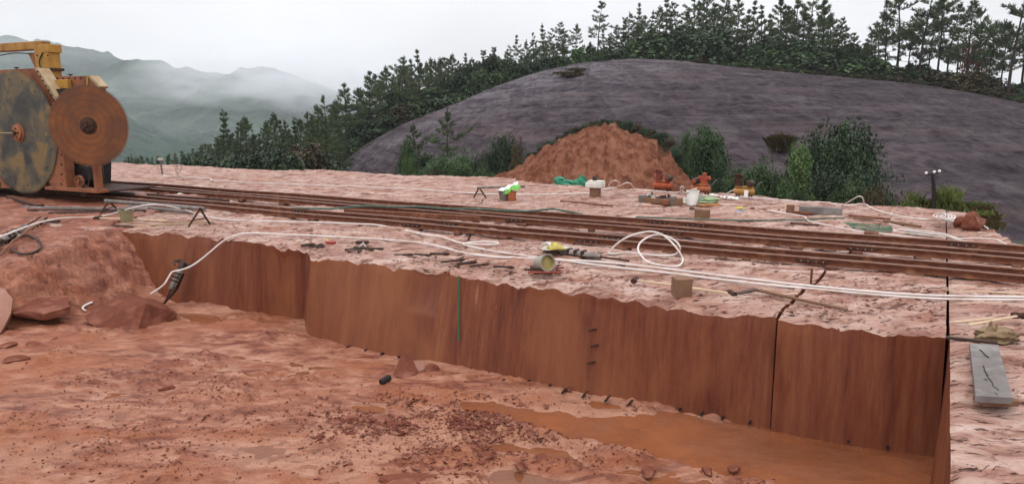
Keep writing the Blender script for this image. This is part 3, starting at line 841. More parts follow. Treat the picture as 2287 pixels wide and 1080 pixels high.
PINES = [make_pine(11, bare=.42, width=.17, dens=.95), make_pine(12, bare=.35, width=.20, dens=.9), make_pine(13, bare=.48, width=.19, dens=.85),
         make_pine(14, bare=.30, width=.165), make_pine(15, bare=.40, width=.22, dens=.8), make_pine(16, bare=.52, width=.16, dens=.9), make_pine(17, bare=.22, width=.18), make_pine(18, bare=.38, width=.25, dens=.75)]
DENSE = [make_pine(31, bare=.08, width=.17), make_pine(32, bare=.12, width=.15), make_pine(33, bare=.05, width=.2)]

def shrub_mesh(seed, n, leaf, lobes=14, up=0.55, cover=1.0):
    """leaves spread over many uneven lobes inside a unit-wide, unit-high crown"""
    rg = np.random.default_rng(seed)
    c = rg.normal(0, 1, (lobes, 3)); c /= np.linalg.norm(c, axis=1)[:, None]; c *= rg.random((lobes, 1)) ** 0.5
    c = c * np.array([.36, .36, .36]) + np.array([0, 0, .54]); rr = rg.uniform(.10, .23, lobes)
    k = rg.integers(0, lobes, n); d = rg.normal(0, 1, (n, 3)); d /= np.linalg.norm(d, axis=1)[:, None]
    p = c[k] + d * rr[k][:, None] * (rg.random((n, 1)) ** 0.45)
    low = rg.random(n) < 0.3; p[low] = np.stack([rg.normal(0, .27, low.sum()), rg.normal(0, .27, low.sum()), rg.random(low.sum()) ** 1.4 * .6], -1)
    p[:, 2] = np.clip(p[:, 2], 0.0, 2)
    out_ = p - np.array([0, 0, .35]); out_ /= np.linalg.norm(out_, axis=1)[:, None] + 1e-9
    nrm = out_ * .6 + rg.normal(0, .7, (n, 3)) + np.array([0, 0, up]); nrm /= np.linalg.norm(nrm, axis=1)[:, None]
    a = np.cross(nrm, rg.normal(0, 1, (n, 3))); a /= np.linalg.norm(a, axis=1)[:, None] + 1e-9; b = np.cross(nrm, a)
    L = leaf * rg.uniform(.6, 1.5, (n, 1)); Wd = L * .42
    vs = np.stack([p - a * L * .5, p + b * Wd - nrm * L * .08, p + a * L * .55 - nrm * L * .15, p - b * Wd - nrm * L * .08], 1)
    return vs.reshape(-1, 3)
def shrub_stem(seed):
    rd = random.Random(seed); tb = MB()
    for q in range(7):
        a = rd.uniform(0, 6.28); r = rd.uniform(.12, .36); h = rd.uniform(.45, .85)
        tb.tube([Vector((0, 0, -.05)), Vector((r * .35 * math.cos(a), r * .35 * math.sin(a), h * .4)), Vector((r * math.cos(a), r * math.sin(a), h))], [.018, .012, .005], 4, False)
    return tb
def make_shrub(seed, n, leaf, mat, name='shrub', **k):
    r = thing(name, 'shrub', 'shrub', (0, 0, 0))
    tris('foliage', shrub_mesh(seed, n, leaf, **k), 4, mat, parent=r)
    shrub_stem(seed).build('stem', MBARK, r)
    return r
FAR_S = [make_shrub(41, 2600, .075, MBUSHD), make_shrub(42, 2600, .07, MBUSH), make_shrub(43, 2400, .08, MBUSHD, lobes=20), make_shrub(44, 2200, .07, MBROWN), make_shrub(45, 2600, .07, MBUSH, lobes=9)]
NEAR_S = [make_shrub(51, 20000, .028, MBUSHD, lobes=40), make_shrub(52, 20000, .027, MBUSH, lobes=44), make_shrub(53, 15000, .029, MBRIGHT, lobes=24), make_shrub(54, 9000, .028, MBROWN, lobes=22), make_shrub(55, 18000, .027, MBUSH, lobes=30)]

def blades_mesh(seed, n, spread, h, wdt, droop=.5):
    rg = np.random.default_rng(seed); b = np.stack([rg.normal(0, spread, n), rg.normal(0, spread, n), np.zeros(n)], -1)
    a = rg.uniform(0, 6.28, n); o = np.stack([np.cos(a), np.sin(a), 0 * a], -1); sd = np.stack([-np.sin(a), np.cos(a), 0 * a], -1)
    L = h * rg.uniform(.45, 1.15, (n, 1)); k = droop * rg.uniform(.2, 1.2, (n, 1)); zz = np.array([0, 0, 1.0])
    m = b + zz * L * .6 + o * L * k * .3; t = b + zz * L * (1 - .45 * k) + o * L * k
    w_ = wdt * rg.uniform(.6, 1.3, (n, 1))
    return np.stack([b - sd * w_, b + sd * w_, m + sd * w_ * .8, t, m - sd * w_ * .8], 1).reshape(-1, 3)
def make_grass(seed, n, mat, name='grass_tuft', **k):
    o = tris(name, blades_mesh(seed, n, **k), 5, mat); PM[o] = Matrix.Identity(4); return o

def ordinal(n):
    return {1: 'first', 2: 'second', 3: 'third', 4: 'fourth', 5: 'fifth', 6: 'sixth', 7: 'seventh', 8: 'eighth', 9: 'ninth', 10: 'tenth'}.get(n, f"{n}{'th' if 10 < n % 100 < 14 else {1: 'st', 2: 'nd', 3: 'rd'}.get(n % 10, 'th')}")
USED = set()
def put(proto, loc, rz, sc, label, group, cat):
    if proto not in USED:                                    # the first use moves the prototype itself
        USED.add(proto); proto.location = loc; proto.rotation_euler = (0, 0, rz)
        proto.scale = (sc, sc, sc) if isinstance(sc, (int, float)) else sc
        o = proto; o['label'] = label; o['group'] = group
    else: o = dup(proto, loc, rz, sc, label, group)
    o['category'] = cat; return o
rp = random.Random(5)
def on_hill(px, q):
    r = Vector((float(np.interp(px, dk, ridge[:, 0])), float(np.interp(px, dk, ridge[:, 1])), 0)); d = r.normalized()
    p = r + d * q; p.z = hill_z(px, q) - 0.1; return p
def on_valley(px, Y):
    p = D(px, 300, Y); p.z = float(val_z(np.array([p.x]), np.array([p.y]))[0]) - 0.1; return p
def top_at(px, py, p):
    return D(px, py, p.y).z

def row(items, zone, form, group, protos, Hn=8.0, hill=True, cat='tree'):
    items = sorted(items)
    for i, (px, py, q) in enumerate(items):
        p = on_hill(px, q) if hill else on_valley(px, q)
        h = max(1.2, top_at(px, py, p) - p.z)
        pr = rp.choice(protos); s = h / Hn
        wv = rp.uniform(.9, 1.15)
        f = form if isinstance(form, str) else form[protos.index(pr) % len(form)]
        put(pr, p, rp.uniform(0, 6.28), (s * wv, s * wv, s), f'{f} {zone}, {ordinal(i + 1)} from the left', group, cat)

row([(690, 252, 4), (715, 236, 8), (735, 214, 5), (755, 225, 14), (775, 190, 6), (800, 198, 9), (830, 163, 5), (850, 180, 12), (868, 150, 8), (890, 127, 4), (905, 140, 12), (918, 134, 8), (940, 113, 6), (952, 140, 15), (965, 131, 9), (985, 130, 5), (1000, 136, 16), (1012, 122, 8), (1040, 120, 5), (1056, 130, 12), (1076, 117, 6), (1100, 110, 9), (1115, 128, 15)],
    'on the slope left of the dome', 'slender dark pine', 'pines left of the dome', PINES[:7])
row([(1134, 112, 5), (1150, 80, 5), (1176, 90, 9), (1192, 77, 4), (1214, 55, 7), (1228, 84, 13), (1242, 50, 4), (1258, 66, 9), (1286, 55, 5), (1304, 100, 3), (1318, 95, 11), (1335, 9, 4), (1356, 74, 9), (1376, 58, 5), (1388, 48, 12), (1402, 28, 5), (1424, 8, 7), (1438, 40, 13), (1452, 24, 4)],
    'on the crest above the dome', 'thin see-through pine', 'pines on the crest above the dome', PINES)
row([(1470, 15, 9), (1482, -4, 5), (1496, 30, 14), (1512, 6, 7), (1530, 25, 12), (1545, -14, 5), (1560, 8, 11), (1572, -24, 6), (1590, 12, 14), (1604, -10, 7), (1622, 20, 12), (1642, 0, 5), (1660, 24, 14), (1672, 4, 8), (1700, 14, 5), (1718, 34, 12), (1738, -4, 6), (1752, 18, 13), (1766, -14, 8), (1785, 20, 5), (1802, -20, 7), (1816, 20, 12), (1832, 3, 5), (1848, 32, 9), (1862, 40, 5), (1882, 60, 7), (1902, 76, 5), (1925, 88, 10)],
    'in the thick stand on the hilltop', 'bushy green pine', 'pines in the thick stand on the hilltop', [PINES[3], PINES[1], PINES[6], PINES[4], PINES[0]])
row([(1944, 78, 4), (1962, 50, 9), (1976, 3, 4), (2002, -34, 7), (2022, 30, 12), (2052, -24, 4), (2070, 20, 11), (2092, -16, 6), (2112, 10, 9), (2134, 40, 13), (2152, 0, 4), (2182, 28, 8), (2205, 70, 5), (2230, 60, 11), (2252, -44, 3), (2278, -20, 8), (2310, -30, 5), (2340, 10, 9)],
    'in the open row on the right', 'tall spreading pine', 'tall pines on the right of the hilltop', [PINES[7], PINES[4], PINES[2], PINES[1], PINES[7]])
row([(498, 262, 52), (512, 247, 56), (530, 270, 60), (548, 262, 54), (566, 300, 50), (596, 272, 55), (612, 254, 58), (632, 270, 52), (644, 290, 60), (672, 268, 58), (700, 262, 64), (722, 280, 57)],
    'beyond the terrace edge', 'full dark pine', 'pines beyond the terrace edge', [PINES[6], PINES[1], PINES[3]], hill=False)
far = [(270 + i * 6.2 + rp.uniform(-2, 2), 352 - max(0, (i - 18)) * 1.9 + rp.uniform(-9, 6), 95 + rp.uniform(-18, 22)) for i in range(42)]
row(far, 'in the distant plantation', 'small conical conifer', 'conifers of the distant plantation', DENSE, hill=False)
def scrub(items, zone, form, group, protos, hill=True, cat='shrub', wide=1.3):
    items = sorted(items)
    for i, (px, py, q, wpx) in enumerate(items):
        p = on_hill(px, q) if hill else on_valley(px, q)
        h = max(.6, top_at(px, py, p) - p.z); wd_ = wpx / FPX * p.y * wide
        put(rp.choice(protos), p, rp.uniform(0, 6.28), (wd_, wd_, h), f'{form} {zone}, {ordinal(i + 1)} from the left', group, cat)
crestpy = lambda px: float(np.interp(px, dk, Pr))
scrub([(px, crestpy(px) - rp.uniform(50, 100), rp.uniform(3, 14), rp.uniform(44, 76)) for px in range(770, 1130, 21)], 'among the pines left of the dome', 'broad-leaved tree', 'broad-leaved trees among the pines', FAR_S[:3] + FAR_S[4:], cat='tree', wide=1.1)
back_l = [(px + rp.uniform(-5, 5), float(np.interp(px, [700, 775, 890, 960, 1130, 1215, 1330, 1420], [262, 208, 152, 140, 130, 88, 84, 52])) + rp.uniform(-8, 26), rp.uniform(9, 26)) for px in range(704, 1440, 17)]
row(back_l, 'behind the front pines on the crest', 'hazy green pine', 'pines behind the front row on the crest', [PINES[1], PINES[3], PINES[4], PINES[6], PINES[0]])
mid_l = [(px + rp.uniform(-6, 6), float(np.interp(px, [470, 500, 560, 620, 700, 760], [318, 296, 296, 284, 262, 268])) + rp.uniform(-8, 18), rp.uniform(44, 56)) for px in range(470, 770, 22)]
row(mid_l, 'in the dense wood beyond the terrace', 'bushy dark pine', 'pines of the dense wood beyond the terrace', [DENSE[0], DENSE[2], PINES[6]], hill=False)
# broad-leaved scrub under the pines
scrub([(px, crestpy(px) - rp.uniform(16, 66), rp.uniform(1.5, 8), rp.uniform(38, 66)) for px in range(762, 1140, 14)], 'under the pines left of the dome', 'leafy shrub', 'shrubs under the pines left of the dome', FAR_S)
scrub([(px, crestpy(px) - rp.uniform(12, 46), rp.uniform(1.0, 6), rp.uniform(26, 46)) for px in range(1140, 1450, 15)], 'along the crest of the dome', 'low dark shrub', 'shrubs along the crest of the dome', FAR_S[:3])
scrub([(px, crestpy(px) - rp.uniform(40, 92), rp.uniform(2.5, 8), rp.uniform(60, 100)) for px in range(1450, 1935, 17)], 'in the thicket on the hilltop', 'dense shrub', 'shrubs of the hilltop thicket', FAR_S[:3] + FAR_S[4:])
scrub([(px, crestpy(px) - rp.uniform(22, 60), rp.uniform(2, 9), rp.uniform(40, 75)) for px in range(1935, 2320, 19)], 'under the tall pines on the right', 'mid green shrub', 'shrubs under the tall pines on the right', FAR_S)
scrub([(px, crestpy(px) - rp.uniform(6, 18), rp.uniform(.2, 1.2), rp.uniform(24, 44)) for px in range(1560, 2320, 24)], 'on the brow of the dome', 'low olive and brown fern clump', 'fern clumps on the brow of the dome', [FAR_S[3], FAR_S[4], FAR_S[3]])
scrub([(px, 352 - max(0, px - 420) * .12 + rp.uniform(-14, 14), rp.uniform(36, 46), rp.uniform(56, 86)) for px in range(400, 726, 15)], 'behind the terrace edge', 'dark mixed shrub', 'shrubs behind the terrace edge', [FAR_S[0], FAR_S[2], FAR_S[3], FAR_S[0]], hill=False)
scrub([(px, float(np.interp(px, [640, 700, 736], [312, 322, 345])) + rp.uniform(-4, 18), rp.uniform(58, 66), rp.uniform(50, 80)) for px in range(636, 736, 14)], 'at the left foot of the dome', 'mid green shrub', 'shrubs at the left foot of the dome', [FAR_S[1], FAR_S[4], FAR_S[0]], hill=False)

# shrubs standing between the terrace and the dome, each with its own look
def bush(px, py, Y, wpx, proto, label, rz=0.0, base=None, deep=1.0):
    p = on_valley(px, Y); p.z = max(p.z, base if base is not None else -2.4)
    h = (top_at(px, py, p) - p.z) * 1.1; w_ = wpx / FPX * Y * 1.2
    return put(proto, p, rz, (w_, w_ * deep, h), label, 'shrubs along the far edge of the terrace', 'shrub')
bush(1575, 274, 29.5, 92, NEAR_S[4], 'vine-draped green shrub right of the red dirt slide', .3)
bush(1538, 292, 29.0, 60, NEAR_S[4], 'smaller vine-hung shrub against the right edge of the dirt slide', 1.1)
bush(1612, 330, 28.6, 60, NEAR_S[0], 'dark lower shrub right of the vine-draped shrub', 2.1)
bush(1560, 385, 27.2, 80, NEAR_S[0], 'dark low shrub behind the middle orange compressor', 3.1)
bush(1660, 372, 26.4, 90, NEAR_S[4], 'low leafy shrub between the orange and yellow compressors', .9)
bush(1712, 358, 26.0, 90, NEAR_S[1], 'spreading green shrub behind the yellow compressor', 2.5)
bush(1758, 392, 25.0, 60, NEAR_S[0], 'small dark shrub right of the yellow compressor', 4.0)
bush(1880, 252, 24.6, 150, NEAR_S[0], 'tallest dark shrub in front of the right side of the dome', .5)
bush(1925, 290, 24.2, 110, NEAR_S[0], 'dark green shrub forming the right flank of the tallest shrub', 1.7)
bush(1838, 300, 24.4, 90, NEAR_S[0], 'dark shrub forming the left flank of the tallest shrub', 2.7)
bush(1800, 332, 23.6, 92, NEAR_S[2], 'light green rounded shrub in front of the tallest shrub', 3.7)
bush(1860, 372, 22.6, 110, NEAR_S[0], 'dark shrub at the foot of the tallest shrub', 5.1)
bush(1905, 392, 22.0, 80, NEAR_S[1], 'low green shrub behind the grey timber beam', 4.4)
bush(1962, 402, 21.4, 70, NEAR_S[3], 'brown withering shrub right of the tallest shrub', .2)
bush(1790, 408, 23.0, 70, NEAR_S[1], 'low leafy shrub at the terrace edge below the light green shrub', .2)
bush(1125, 288, 31.0, 62, NEAR_S[0], 'dark upright shrub left of the red dirt slide', 1.2)
bush(1150, 302, 30.4, 42, NEAR_S[3], 'brownish shrub touching the left end of the dirt slide', 2.2)
bush(1085, 330, 31.0, 70, NEAR_S[0], 'dark spreading shrub beside the brownish shrub', .2)
bush(1040, 338, 31.5, 80, NEAR_S[1], 'green shrub near the middle of the left shrub group', 2.9)
bush(985, 345, 33.0, 80, NEAR_S[4], 'green shrub under the thin sapling', 3.9)
bush(945, 330, 34.0, 70, NEAR_S[0], 'dark shrub right of the bluish shrub', 4.9)
bush(908, 308, 36.0, 40, NEAR_S[4], 'slim bluish green shrub at the left of the group', .9)
bush(908, 352, 31.0, 42, NEAR_S[2], 'small bright yellow-green shrub at the terrace edge', 1.9)
bush(1020, 365, 30.0, 90, NEAR_S[2], 'low bright green shrub at the terrace edge', 5.9, deep=.7)
bush(1085, 368, 29.5, 70, NEAR_S[1], 'low leafy shrub right of the low bright green one', 2.0, deep=.7)
bush(960, 368, 30.5, 60, NEAR_S[1], 'low leafy shrub left of the low bright green one', 3.3, deep=.7)
for px, py, Y, lab in ((1000, 243, 36, 'thin young pine sapling in front of the dome'), (925, 275, 38, 'spindly sapling left of the young pine against the dome')):
    p = on_valley(px, Y); h = top_at(px, py, p) - p.z
    put(PINES[5], p, rp.uniform(0, 6), (h / 8 * .8, h / 8 * .8, h / 8), lab, 'saplings in front of the dome', 'tree')
for i, px in enumerate(list(range(1520, 1780, 22)) + list(range(1775, 2010, 20)) + list(range(890, 1130, 22))):
    Y_ = (27.5 if px < 1640 else 25.4 if px < 1780 else 22.3) if px > 1200 else 29.6
    bush(px, (418 if px < 1640 else 425 if px < 1780 else 428 + (px - 1780) * .09) + rp.uniform(-26, 6) if px > 1200 else 376 + rp.uniform(-14, 8), Y_ + rp.uniform(-.5, .8), rp.uniform(34, 62), NEAR_S[(0, 0, 1, 3, 0, 4)[i % 6]],
         f'low weedy shrub skirting the terrace edge, {ordinal(i + 1)} of the skirting shrubs', i * 1.7, deep=.8)
# reddish tree on the right
rt = make_shrub(61, 900, .06, MRED, 'autumn_tree', lobes=14)
p = on_hill(2160, 6); put(rt, p, 0, (3.0, 3.0, top_at(2160, 82, p) - p.z), 'small tree with sparse reddish leaves among the tall pines on the right', 'autumn trees', 'tree')
del rt['group']
# dry scrub along the top of the dirt slide
cr_i = [(1190, 346), (1212, 334), (1232, 322), (1252, 310), (1272, 298), (1290, 290), (1308, 283), (1330, 276), (1352, 272), (1385, 274), (1402, 276), (1420, 282), (1440, 290), (1458, 292), (1478, 300), (1495, 312), (1508, 330)]
for i, (px, py) in enumerate(cr_i):
    Yp = float(np.interp(px, mk, cp[:, 1])) + .35; c = D(px, float(np.interp(px, [a for a, _ in crest], [b for _, b in crest])), Yp); h = max(.42, D(px, py - 8, Yp).z - c.z + .25)
    put(NEAR_S[3] if i % 2 else NEAR_S[0], c - Z * .2, i * 1.3, (.75 + .2 * (i % 3), .5, h), f'dark dry fern clump along the top of the dirt slide, {ordinal(i + 1)} from the left', 'fern clumps on the dirt slide', 'fern')
# grass on the dome and at the right corner of the terrace
def on_dome(px, py):
    best = None
    d = ray(px, py); i = int(np.argmin(np.abs(dk - px)))
    for r in range(150):
        q = dome[r, i]; yy = q[1]; zz = CAMZ + d.z / d.y * yy
        if q[2] >= zz: return Vector(tuple(q))
    return Vector(tuple(dome[-1, i]))
def grasst(o, p, sc, label, grp, cat='grass tuft', rz=0.0):
    if o in USED: o = o.copy(); link(o)
    else: USED.add(o)
    o.location = p; o.scale = sc if isinstance(sc, tuple) else (sc, sc, sc); o.rotation_euler = (0, 0, rz)
    tag(o, label, cat, grp); return o
gd = make_grass(71, 900, MDRY, spread=.17, h=.60, wdt=.012, droop=.8)
grasst(gd, on_dome(1740, 338), (1.15, 1.15, 1.6), 'round dry grass tuft growing alone on the right face of the dome', 'dry grass tufts on the dome')
gp_ = make_grass(72, 1100, MDRY, spread=.40, h=.34, wdt=.014, droop=.8)
for j, (px, py, s) in enumerate(((1264, 167, 1.0), (1279, 170, 1.15), (1291, 160, .9))):
    grasst(gp_, on_dome(px, py), (s, s, s * .8), 'brown dry grass in the patch high on the left of the dome', 'dry grass of the patch on the dome', rz=j)
GT = [make_grass(73, 80, MGRASS, spread=.13, h=.32, wdt=.007, droop=.6), make_grass(74, 60, MGRASS, spread=.08, h=.6, wdt=.008, droop=.5), make_grass(75, 70, MDRY, spread=.13, h=.34, wdt=.007, droop=.6)]
gpos = [(2028, 470, 0, .8), (2042, 468, 1, .75), (2058, 470, 0, .9), (2072, 471, 2, .8), (2088, 472, 0, .8), (2100, 470, 0, .9), (2112, 472, 1, 1.0), (2122, 470, 1, 1.05), (2132, 474, 0, .9), (2144, 474, 0, .8), (2156, 476, 2, .8), (2168, 476, 0, .8), (2180, 478, 0, .9), (2192, 480, 0, 1.0), (2200, 488, 2, .9), (2206, 497, 0, .8), (2214, 508, 2, .8), (2222, 520, 2, .7)]
for i, (px, py, k, s) in enumerate(gpos):
    p = W(px, py, -.05) + V * .35
    grasst(GT[k], p, s, f'{"dry" if k == 2 else "green"} grass tuft at the right corner of the terrace, {ordinal(i + 1)} from the left', 'grass tufts at the right corner of the terrace', rz=i * 1.1)
for o_ in PINES + DENSE + FAR_S + NEAR_S:
    if o_ not in USED: print('unused prototype', o_.name); 
# ------------------------------------------------------------------ rails, saw machine
MRAIL = M('rusty_rail', (0.185, 0.066, 0.032), (0.115, 0.038, 0.021), 5, 0.7, 0.1, 0.3, (0.25, 0.105, 0.052))
MRAILTOP = M('worn_rail_head', (0.30, 0.20, 0.16), (0.19, 0.10, 0.07), 7, 0.42, 0.5, 0.1)
MRUSTD = M('dark_rust', (0.075, 0.032, 0.020), (0.035, 0.018, 0.014), 8, 0.75, 0.2, 0.3)
MBLK = M('weathered_packing_wood', (0.17, 0.075, 0.045), (0.085, 0.036, 0.024), 9, 0.8)
MIRON = M('black_iron', (0.040, 0.030, 0.027), (0.075, 0.048, 0.036), 12, 0.6, 0.5, 0.2)
MYEL = M('rusting_yellow_paint', (0.42, 0.24, 0.035), (0.33, 0.155, 0.030), 2.2, 0.55, 0.0, 0.1, (0.14, 0.050, 0.022))
MORG = M('rusting_orange_paint', (0.30, 0.115, 0.050), (0.23, 0.082, 0.036), 2.0, 0.6, 0.0, 0.15, (0.12, 0.042, 0.022))
MPALE = M('pale_flame_cut_edge', (0.40, 0.31, 0.19), (0.27, 0.17, 0.085), 4, 0.6)
MDARK = M('oily_dark_steel', (0.030, 0.024, 0.022), (0.016, 0.013, 0.012), 6, 0.6, 0.3)
MWHITE = M('white_hose_plastic', (0.68, 0.65, 0.63), (0.62, 0.56, 0.53), 2.5, 0.45, 0, 0.05, (0.50, 0.36, 0.29))
MGREENH = M('faded_green_hose', (0.070, 0.135, 0.098), (0.045, 0.090, 0.066), 4, 0.5, 0, 0.05, (0.16, 0.20, 0.17))

RS, RE_ = 40, 2760
def headline(y0, y1, z):                                     # line of a rail head through two photo places
    a = W(600, y0, z); b = W(2287, y1, z); d = (b - a).normalized()
    return a, d
def rail_profile(sc=1.0):
    hw, fw, H = .032 * sc, .055 * sc, .098 * sc
    return [(-fw, 0), (fw, 0), (fw, .012), (.010, .022), (.010, H - .030), (hw, H - .022), (hw, H - .004), (hw * .8, H), (-hw * .8, H), (-hw, H - .004), (-hw, H - .022), (-.010, H - .030), (-.010, .022), (-fw, .012)]
def rail_mesh(mb, a, d, l0, l1, top, prof, seed=0):
    n = max(2, int((l1 - l0) / .8)); sd = Vector((-d.y, d.x, 0)); H = max(h for _, h in prof); k = len(prof); vs = []; fs = []
    for i in range(n + 1):
        l = l0 + (l1 - l0) * i / n
        wob = .012 * math.sin(l * .9 + seed) + .007 * math.sin(l * 2.3 + seed * 2); dz = .006 * math.sin(l * 1.3 + seed)
        for (w_, h) in prof: vs.append(Vector((a.x, a.y, 0)) + d * l + sd * (w_ + wob) + Z * (top - H + h + dz))
    for i in range(n):
        for j in range(k):
            j2 = (j + 1) % k; fs.append((i * k + j, i * k + j2, (i + 1) * k + j2, (i + 1) * k + j))
    fs += [tuple(range(k))[::-1], tuple(range(n * k, n * k + k))]
    mb.add(vs, fs)
RAILS = [('backmost', 428, 549, .125), ('second from the back', 436.5, 566, .125), ('third from the back', 441.5, 577, .125), ('fourth from the back', 459.6, 601, .125), ('front', 469, 615.5, .125)]
railinfo = []
for ri, (nm, y0, y1, z) in enumerate(RAILS):
    a, d = headline(y0, y1, z); railinfo.append((a, d))
    lA = (W(70 if ri < 3 else -60, y0 - .0717 * 530, z) - a).dot(d); lB = (W(2640, y1 + 25, z) - a).dot(d)
    r = thing('steel_rail', f'long rusty steel rail, {nm} of the five parallel rails', 'rail', a + Z * (.02 - z), group='machine rails across the terrace')
    mb = MB(); rail_mesh(mb, a, d, lA, lB, z, rail_profile(), ri); mb.build('rail_body', MRAIL, r)
    top = MB(); sd = Vector((-d.y, d.x, 0)); n = 40
    vs = []; fs = []
    for i in range(n + 1):
        l = lA + (lB - lA) * i / n
    rp_ = [(-.024, 0), (.024, 0), (.024, .004), (-.024, .004)]
    # worn running strip, proud of the head
    m2 = MB(); nn = max(2, int((lB - lA) / .8)); 
    for i in range(nn + 1):
        l = lA + (lB - lA) * i / nn
        wob = .012 * math.sin(l * .9 + ri) + .007 * math.sin(l * 2.3 + ri * 2); dz = .006 * math.sin(l * 1.3 + ri)
        for (w_, h) in rp_: m2.v.append(Vector((a.x, a.y, 0)) + d * l + sd * (w_ + wob) + Z * (z + h + dz - .001))
    for i in range(nn):
        for j in range(4): m2.f.append((i * 4 + j, i * 4 + (j + 1) % 4, i * 4 + 4 + (j + 1) % 4, i * 4 + 4 + j))
    m2.build('running_strip', MRAILTOP, r)
    # joint plates with four bolts
    joints = {0: (1555, 1470, 2150), 1: (1520, 690, 1930), 2: (1150, 1500, 1925), 3: (1000, 1365, 670), 4: (920, 1315, 1815)}[ri]
    for jx in joints:
        py = y0 + (y1 - y0) * (jx - 600) / 1687; l = (W(jx, py, z) - a).dot(d); c = Vector((a.x, a.y, 0)) + d * l
        w_ = MB(); w_.bbox(c - sd * -.0 + sd * (-.030 if sd.y > 0 else .030) + Z * (z - .054), (.42, .022, .044), (d, sd, Z), .004)
        pl = w_.build('joint_plate', MRUSTD, r)
        for k in (-.15, -.055, .055, .15):
            b = MB(); sgn = -1 if sd.y > 0 else 1
            b.lathe(c + d * k + sd * (sgn * .041) + Z * (z - .054), sd * sgn, [(.012, 0), (.012, .012), (.005, .016)], 6); b.build('bolt', MRAILTOP, pl)
# packing blocks under the rails
blk = MB(); blk.bbox((0, 0, .008), (.20, .15, .06), r=.008); blk0 = blk.build('packing_block', MBLK, origin=(0, 0, 0))
first = True; ang = math.atan2(U.y, U.x)
names = ['backmost', 'second', 'third', 'fourth', 'front']
for ri in range(5):
    a, d = railinfo[ri]; l = (W(240, RAILS[ri][1] - 26, .2) - a).dot(d); e = (W(2330, RAILS[ri][2], .2) - a).dot(d); k = 0
    while l < e:
        l += rp.uniform(.75, 1.5); k += 1
        p = Vector((a.x, a.y, 0)) + d * l + Vector((-d.y, d.x, 0)) * rp.uniform(-.05, .02)
        o = blk0 if first else blk0.copy()
        if not first: link(o)
        first = False
        o.location = p - Z * .004; o.rotation_euler = (0, 0, ang + 1.57 + rp.uniform(-.25, .25)); o.scale = (rp.uniform(.7, 1.15), rp.uniform(.7, 1.6), 1)
        tag(o, f'small rusty packing block under the {names[ri]} rail, {ordinal(k)} from the left', 'block', 'packing blocks under the rails')
# two loose lengths of beam lying along the rails
def beam(px0, py0, px1, py1, z, sec, mat, name, label, cat, group=None, r=.006, zb=None):
    a = W(px0, py0, z); b = W(px1, py1, z if zb is None else zb); d = (b - a); L = d.length; d.normalize(); sd = Z.cross(d).normalized(); up = d.cross(sd)
    m = MB(); m.bbox((a + b) / 2, (L, sec[0], sec[1]), (d, sd, up), r)
    return tag(m.build(name, mat), label, cat, group)
beam(330, 436, 511, 449, .08, (.07, .08), MRUSTD, 'short_beam', 'short dark steel beam lying between the rails near the saw machine', 'beam')
beam(770, 472, 1071, 489, .08, (.09, .11), MRAIL, 'short_beam', 'rusty steel beam ending beside the third rail near mid terrace', 'beam')

# ---- stone saw machine: two big blades on a carriage astride the rails
O = W(42, 432, .16); O.z = 0.0                                # foot of the large blade's centre
def mp_(px, py, m):                                          # place of the photo on the machine's plane m (metres behind the large blade)
    d = ray(px, py); P0 = O + V * m; t = (P0 - C0).dot(V) / d.dot(V); return C0 + d * t
saw = thing('stone_saw_machine', 'yellow and orange stone saw machine with two big toothed blades at left', 'saw machine', O + V * 1.0, ang)
def mat_blade(name, c1, c2, c3, ring):
    m, t, b = tree(name); k = NT(t); v = k.coords('Object'); n = k.noise(v, 1.6, 5, .6, .5)
    c = k.ramp(n, [(.38, c1), (.49, c2), (.60, c3)])
    g = k.n('ShaderNodeNewGeometry'); s = k.n('ShaderNodeVectorMath', operation='DISTANCE'); k.put(s.inputs[0], k.coords('Object')); s.inputs[1].default_value = ring[:3]
    wv = k.math('SINE', k.math('MULTIPLY_ADD', s.outputs['Value'], 42.0, k.math('MULTIPLY', n, 5)))
    c = k.mix(k.math('MULTIPLY', k.ramp(wv, [(.35, 0.0), (.9, 1.0)]), ring[3]), c, ring[4])
    k.put(b.inputs['Base Color'], c); b.inputs['Metallic'].default_value = .35; k.put(b.inputs['Roughness'], k.ramp(n, [(.3, .38), (.7, .6)]))
    k.put(b.inputs['Normal'], k.bump(k.noise(v, 9, 4, .6), .12, .01)); return m
def blade(name, cw, rad, ax, mat, teeth, parent, th=.014):
    """steel disc with a rim of separate segments; ax = normal towards the viewer"""
    ax = ax.normalized(); sx = Z.cross(ax).normalized(); sy = ax.cross(sx); m = MB(); n = teeth * 4; rim = []
    for i in range(n):
        a = 2 * math.pi * i / n; q = i % 4; r_ = rad if q in (0, 1) else rad - .048
        if q in (0, 1): a += (.12 if q == 0 else -.12) * 2 * math.pi / n * -1
        rim.append(cw + (sx * math.cos(a) + sy * math.sin(a)) * r_)
    inner = [cw + (sx * math.cos(2 * math.pi * i / n) + sy * math.sin(2 * math.pi * i / n)) * (rad - .11) for i in range(n)]
    h = ax * (th / 2); b = 0
    vs = [p + h for p in rim] + [p + h for p in inner] + [p - h for p in rim] + [p - h for p in inner]
    fs = []
    for i in range(n):
        j = (i + 1) % n
        fs += [(i, j, n + j, n + i), (2 * n + j, 2 * n + i, 3 * n + i, 3 * n + j), (j, i, 2 * n + i, 2 * n + j)]
    fs += [tuple(range(n, 2 * n)), tuple(range(3 * n, 4 * n))[::-1]]
    m.add(vs, fs); o = m.build(name, mat, parent, fix=False)
    return o, sx, sy
front = -V
R1 = (mp_(42, 163, 0) - mp_(42, 432, 0)).length / 2
c1 = mp_(42, 297, 0)
inv = PM[saw].inverted()
L1 = inv @ c1
